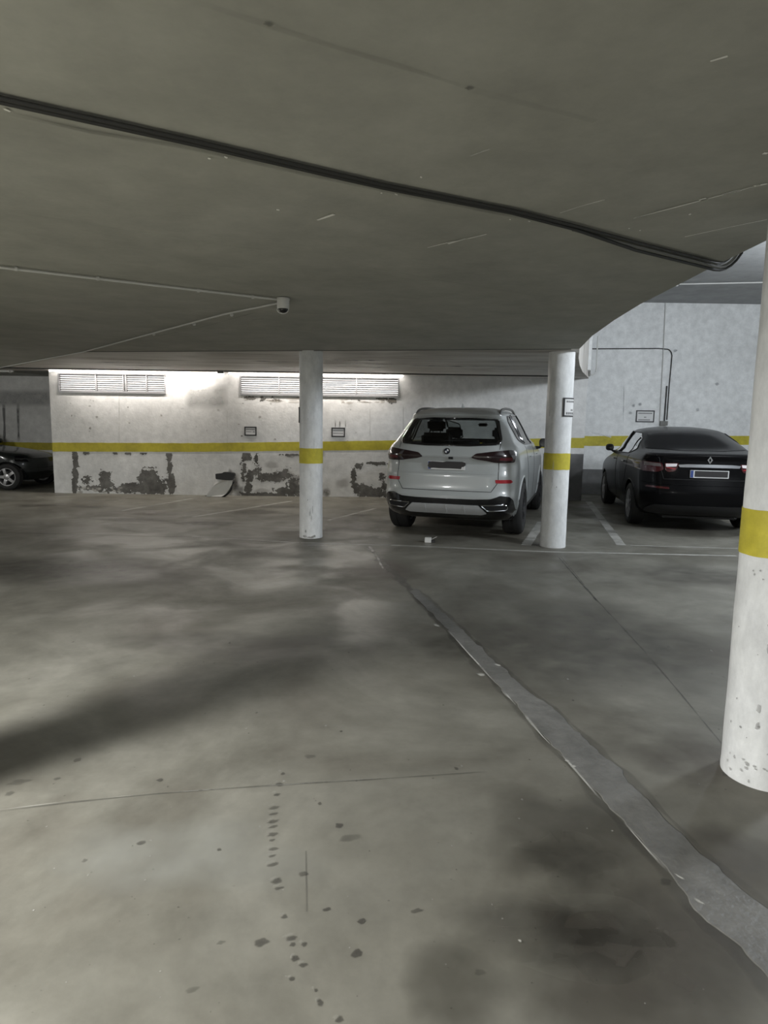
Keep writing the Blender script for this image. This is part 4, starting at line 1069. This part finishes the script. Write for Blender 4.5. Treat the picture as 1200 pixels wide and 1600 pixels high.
# ---------------------------------------------------------------- black sedan
def make_sedan():
    root = empty('car', (4.655, 9.33, 0), -math.radians(10.5))
    tag(root, 'black sedan parked nose to the bluish wall with chrome bar across its boot lid', 'car')
    zs = zlist(0, 0, [(.24, 1.02, .04), (1.02, 1.215, .013), (1.215, 1.47, .03), (1.47, 1.565, .012)])
    S = Shape(
        w=[(.24, .82), (.32, .88), (.45, .905), (.62, .92), (.85, .925), (.98, .915), (1.06, .90), (1.12, .865), (1.165, .82), (1.20, .80), (1.25, .785), (1.46, .68), (1.51, .60), (1.54, .46), (1.565, .25)],
        y0=[(.24, .24), (.34, .08), (.45, .02), (.60, .0), (.70, .02), (.86, .05), (.98, .06), (1.08, .07), (1.13, .055), (1.155, .06), (1.175, .13), (1.19, .30), (1.205, .48), (1.22, .56), (1.46, 1.35), (1.50, 1.52), (1.54, 1.8), (1.565, 2.2)],
        y1=[(.24, 4.68), (.4, 4.83), (.65, 4.86), (.8, 4.78), (.92, 4.45), (1.0, 3.95), (1.05, 3.66), (1.08, 3.60), (1.46, 2.88), (1.51, 2.7), (1.54, 2.55), (1.565, 2.35)],
        zs=zs, rear=(.40, .34), front=(.5, .5), bow=.10, taper=.07)
    full = S.solid(); skin = Skin(full); body = temp(full)
    RW = .33; ya, yf = 1.05, 3.82
    cut = [arch_cut(sx*.56, sx*1.2, y, RW+.015, RW+.04) for y in (ya, yf) for sx in (1, -1)]
    cut.append(temp(S.solid(zs=[.6, .8, 1.0, 1.1, 1.2, 1.3, 1.4, 1.46, 1.495], inset=.07)))
    SW = smooth_poly([(1.18, 1.20), (1.30, 1.35), (1.62, 1.455), (2.6, 1.475), (3.05, 1.36), (3.45, 1.13), (2.4, 1.105), (1.5, 1.12)], .05)
    WS = smooth_poly([(-.66, 1.18), (-.54, 1.43), (.54, 1.43), (.66, 1.18)], .04)
    RG = smooth_poly([(-.58, 1.455), (-.3, 1.485), (.3, 1.485), (.58, 1.455), (.73, 1.27), (.73, 1.225), (.3, 1.205), (-.3, 1.205), (-.73, 1.225), (-.73, 1.27)], .03)
    RGi = [(x*.92, 1.345+(z-1.345)*.84) for x, z in RG]
    boolean(body, cut+[temp(poly_prism(SW, 'x', .45, 1.3)), temp(poly_prism(SW, 'x', -1.3, -.45)), temp(poly_prism(WS, 'y', 2.75, 4.2))])
    body.name = 'body'; body.data.name = 'body'; body.data.materials.clear(); body.data.materials.append(M['paint_black']); body.parent = root
    for p in body.data.polygons: p.use_smooth = True
    body.data.set_sharp_from_angle(angle=math.radians(25))
    L = lambda name, bm, mat, par=root, sm=True: link(name, bm, M[mat], par, smooth=sm, auto=35)
    L('rear_window', skin.patch(RG, 'rear', .004, .04, .01), 'glass_black')
    L('boot_seam', skin.line([(-.72, 1.18), (-.66, 1.10), (-.64, .95), (-.60, .80), (.60, .80), (.64, .95), (.66, 1.10), (.72, 1.18)], 'rear', .004, 0), 'seam')
    for sd in ('right', 'left'):
        link('side_window', skin.patch(SW, sd, .002, .08, depth=.0), M['glass_clear2'], root, smooth=True)
        L('window_trim', skin.line(SW, sd, .009, .002, closed=True), 'black')
        L('window_pillar', skin.line([(2.35, 1.11), (2.18, 1.47)], sd, .03, 0), 'gloss_black'); L('window_pillar', skin.line([(1.50, 1.13), (1.44, 1.38)], sd, .012, 0), 'gloss_black')
        L('door_seam', skin.line([(2.35, 1.10), (2.38, .8), (2.32, .35)], sd, .004, 0), 'seam'); L('door_seam', skin.line([(1.35, 1.10), (1.40, .9), (1.52, .65)], sd, .004, 0), 'seam')
        sx = 1 if sd == 'right' else -1
        for yy in (1.62, 2.62):
            p, nn = skin.hit(yy, .98, sd, .02); bm = bmesh.new(); tube(bm, [p+Vector((0, -.1, 0)), p+Vector((sx*.012, 0, .004)), p+Vector((0, .1, 0))], .011, 6); L('door_handle', bm, 'gloss_black')
        for y in (ya, yf):
            P_ = [(y+(RW+.045)*math.cos(t), RW+.015+(RW+.045)*math.sin(t)) for t in [math.radians(a) for a in range(-8, 189, 8)]]
            L('arch_lip', skin.line(P_, sd, .012, -.006, step=.03), 'paint_black')
    link('windscreen', skin.patch(WS, 'front', .004, .1, depth=0), M['glass_clear'], root, smooth=True)
    TLo = smooth_poly([(.60, .93), (.62, 1.03), (.85, 1.045), (.93, 1.03), (.93, .95), (.85, .90), (.68, .895)], .03)
    TLi = smooth_poly([(.435, .945), (.41, 1.035), (.595, 1.03), (.585, .935), (.55, .90), (.46, .915)], .02)
    CLo = smooth_poly([(.63, .975), (.64, 1.02), (.83, 1.035), (.83, .985)], .01)
    CLi = smooth_poly([(.44, .985), (.43, 1.025), (.58, 1.02), (.575, .975)], .01)
    for k in (0, 1):
        m_ = (lambda p: p) if k == 0 else mir
        t_ = L('tail_light', skin.patch(m_(TLo), 'rear', .010, .04, .02), 'lamp_red_dark'); L('clear_lens', skin.patch(m_(CLo), 'rear', .0125, .04, 0), 'lamp_clear_dim', t_)
        t_ = L('boot_light', skin.patch(m_(TLi), 'rear', .010, .04, .02), 'lamp_red_dark'); L('clear_lens', skin.patch(m_(CLi), 'rear', .0125, .04, 0), 'lamp_clear', t_)
        L('red_flash', skin.patch(m_([(.45, .955), (.56, .975), (.57, .965), (.46, .94)]), 'rear', .0125, .04, 0), 'lamp_red', t_)
        RF = smooth_poly([(.52, .655), (.53, .685), (.80, .695), (.82, .67)], .008)
        L('reflector', skin.patch(m_(RF), 'rear', .004, .04, .01), 'lamp_red_dark')
    CB = smooth_poly([(-.40, .975), (-.42, 1.01), (-.3, 1.02), (0, 1.022), (.3, 1.02), (.42, 1.01), (.40, .975), (0, .978)], .01)
    L('chrome_bar', skin.patch(CB, 'rear', .022, .04, .03), 'chrome_soft')
    p, nn = skin.hit(0, 1.088, 'rear', .004); b_ = empty('badge', p); b_.parent = root
    bm = bmesh.new()
    dm_ = [(0, .055), (.036, 0), (0, -.055), (-.036, 0)]; di = [(0, .028), (.015, 0), (0, -.028), (-.015, 0)]
    A = [bm.verts.new((x, -.010, z)) for x, z in dm_]; B = [bm.verts.new((x, -.010, z)) for x, z in di]; A2 = [bm.verts.new((x*1.08, .01, z*1.08)) for x, z in dm_]; B2 = [bm.verts.new((x, .01, z)) for x, z in di]
    for i in range(4):
        j = (i+1) % 4
        bm.faces.new((A[i], A[j], B[j], B[i])); bm.faces.new((A[i], A2[i], A2[j], A[j])); bm.faces.new((B[i], B[j], B2[j], B2[i]))
    link('badge_diamond', bm, M['chrome'], b_)
    plate(root, skin, 0, .885, .52, .11, cover=[(-.20, .046), (.245, .046), (.245, -.040), (-.20, -.040)])
    L('bumper_crease', skin.line([(-.86, .74), (-.5, .72), (.5, .72), (.86, .74)], 'rear', .006, 0), 'paint_black')
    VA = smooth_poly([(-.80, .34), (-.70, .42), (.70, .42), (.80, .34), (.78, .27), (-.78, .27)], .03); L('rear_valance', skin.patch(VA, 'rear', .006, .06, .02), 'black')
    for sx in (1, -1): mirror_part(root, sx*.845, 3.15, 1.13, sx, M['gloss_black'], .15, .13)
    for y in (ya, yf):
        for sx in (1, -1): wheel(root, sx*.80, y, RW, .225, .225, sx, 'seven', 'alloy')
    seat(root, -.36, 2.55, .92, .48); seat(root, .36, 2.55, .92, .48); seat(root, -.36, 1.60, .88, .5, name='rear_seat', hr=True); seat(root, .36, 1.60, .88, .5, name='rear_seat')
    bm = bmesh.new(); box(bm, -.55, .55, .4, 4.4, .19, .45); bmesh.ops.bevel(bm, geom=bm.edges[:], offset=.04, segments=2, affect='EDGES'); L('underbody', bm, 'black')
M['glass_black'] = plain('black_rear_glass', (.005, .005, .006), .12, coat=.05, spec=.12)
M['glass_clear2'] = glass_mat('side_glass', (.24, .25, .25), 1)
M['lamp_red_dark'] = plain('dark_red_lamp', (.055, .006, .009), .2, coat=.6)
M['lamp_clear_dim'] = plain('smoky_clear_lens', (.14, .12, .12), .2, coat=.6)
M['chrome_soft'] = plain('satin_chrome', (.45, .46, .48), .25, metal=1)
make_sedan()

# ---------------------------------------------------------------- dark hatchback cut by the left edge
def make_hatch():
    root = empty('car', (-11.49, 14.82, 0), -math.pi/2)
    tag(root, 'dark small hatchback with silver wheels, only its front end showing at the left edge', 'car')
    zs = zlist(0, 0, [(.20, .80, .04), (.80, 1.0, .015), (1.0, 1.40, .035), (1.40, 1.46, .012)])
    S = Shape(w=[(.20, .76), (.30, .81), (.5, .83), (.75, .83), (.88, .80), (.95, .76), (1.35, .60), (1.42, .5), (1.46, .3)],
              y0=[(.20, .15), (.4, .02), (.6, .0), (.95, .05), (1.05, .12), (1.38, .40), (1.42, .5), (1.46, .9)],
              y1=[(.20, 3.72), (.35, 3.84), (.55, 3.86), (.68, 3.82), (.77, 3.68), (.83, 3.40), (.875, 3.08), (.92, 2.65), (.95, 2.45), (1.38, 1.9), (1.42, 1.8), (1.46, 1.6)],
              zs=zs, rear=(.3, .25), front=(.45, .42), bow=.05, fbow=.14, taper=.05)
    full = S.solid(); skin = Skin(full); body = temp(full); RW = .285; ya, yf = .62, 3.36
    SW = smooth_poly([(.45, .98), (.62, 1.33), (1.75, 1.36), (2.35, .98)], .05)
    cut = [arch_cut(sx*.52, sx*1.2, y, RW+.01, RW+.035) for y in (ya, yf) for sx in (1, -1)]
    boolean(body, cut)
    body.name = 'body'; body.data.name = 'body'; body.data.materials.clear(); body.data.materials.append(M['paint_dark']); body.parent = root
    for p in body.data.polygons: p.use_smooth = True
    body.data.set_sharp_from_angle(angle=math.radians(28))
    L = lambda name, bm, mat, par=root, sm=True: link(name, bm, M[mat], par, smooth=sm, auto=35)
    for sd in ('right', 'left'):
        L('side_window', skin.patch(SW, sd, .003, .1, .01), 'glass_black')
        L('door_seam', skin.line([(2.7, .95), (2.72, .6), (2.66, .3)], sd, .004, 0), 'seam')
        HLp = smooth_poly([(3.52, .62), (3.50, .74), (3.62, .72), (3.74, .60)], .02); L('headlight', skin.patch(HLp, sd, .004, .05, .01), 'glass_black')
    L('front_bumper_seam', skin.line([(-.7, .46), (.7, .46)], 'front', .005, 0), 'seam')
    for y in (ya, yf):
        for sx in (1, -1): wheel(root, sx*.735, y, RW, .185, .188, sx, 'five', 'alloy')
    for sx in (1, -1): mirror_part(root, sx*.80, 2.25, .98, sx, M['gloss_black'], .17, .12)
make_hatch()

# ================================================================= LIGHT
COOL = (.88, .94, 1.0); NEU = (1.0, 1.0, .97)
point((5.5, 5.3, 3.1), .3, 560, COOL)
point((-9.6, 9.6, 2.0), .2, 120, NEU)  # added fill for the dim left side
area((-3.74, .51, 2.42), .34, 800, NEU)
point((6.7, 9.6, 3.1), .2, 210, COOL)  # added fill for the high ceiling and far right wall
point((.3, -3.6, 1.5), .3, 105, NEU)  # added fill behind the camera, lifts the low ceiling
w = bpy.data.worlds.new('world'); w.use_nodes = True; bpy.context.scene.world = w
w.node_tree.nodes['Background'].inputs[0].default_value = (.8, .85, .9, 1); w.node_tree.nodes['Background'].inputs[1].default_value = .05

# ================================================================= CAMERA
cam = bpy.data.cameras.new('camera'); co = bpy.data.objects.new('camera', cam); C.objects.link(co)
cam.sensor_fit = 'VERTICAL'; cam.sensor_height = 32; cam.lens = F/1600*32; cam.clip_start = .05; cam.clip_end = 100
co.matrix_world = Matrix.Translation((0, 0, EYE)) @ Matrix.Rotation(math.pi/2-PITCH, 4, 'X') @ Matrix.Rotation(ROLL, 4, 'Z')
sc = bpy.context.scene; sc.camera = co
sc.view_settings.view_transform = 'Standard'; sc.view_settings.look = 'None'; sc.view_settings.exposure = 0
sc.cycles.use_denoising = True; sc.cycles.max_bounces = 8; sc.cycles.diffuse_bounces = 5; sc.cycles.caustics_reflective = False; sc.cycles.caustics_refractive = False
sc.cycles.sample_clamp_indirect = 6
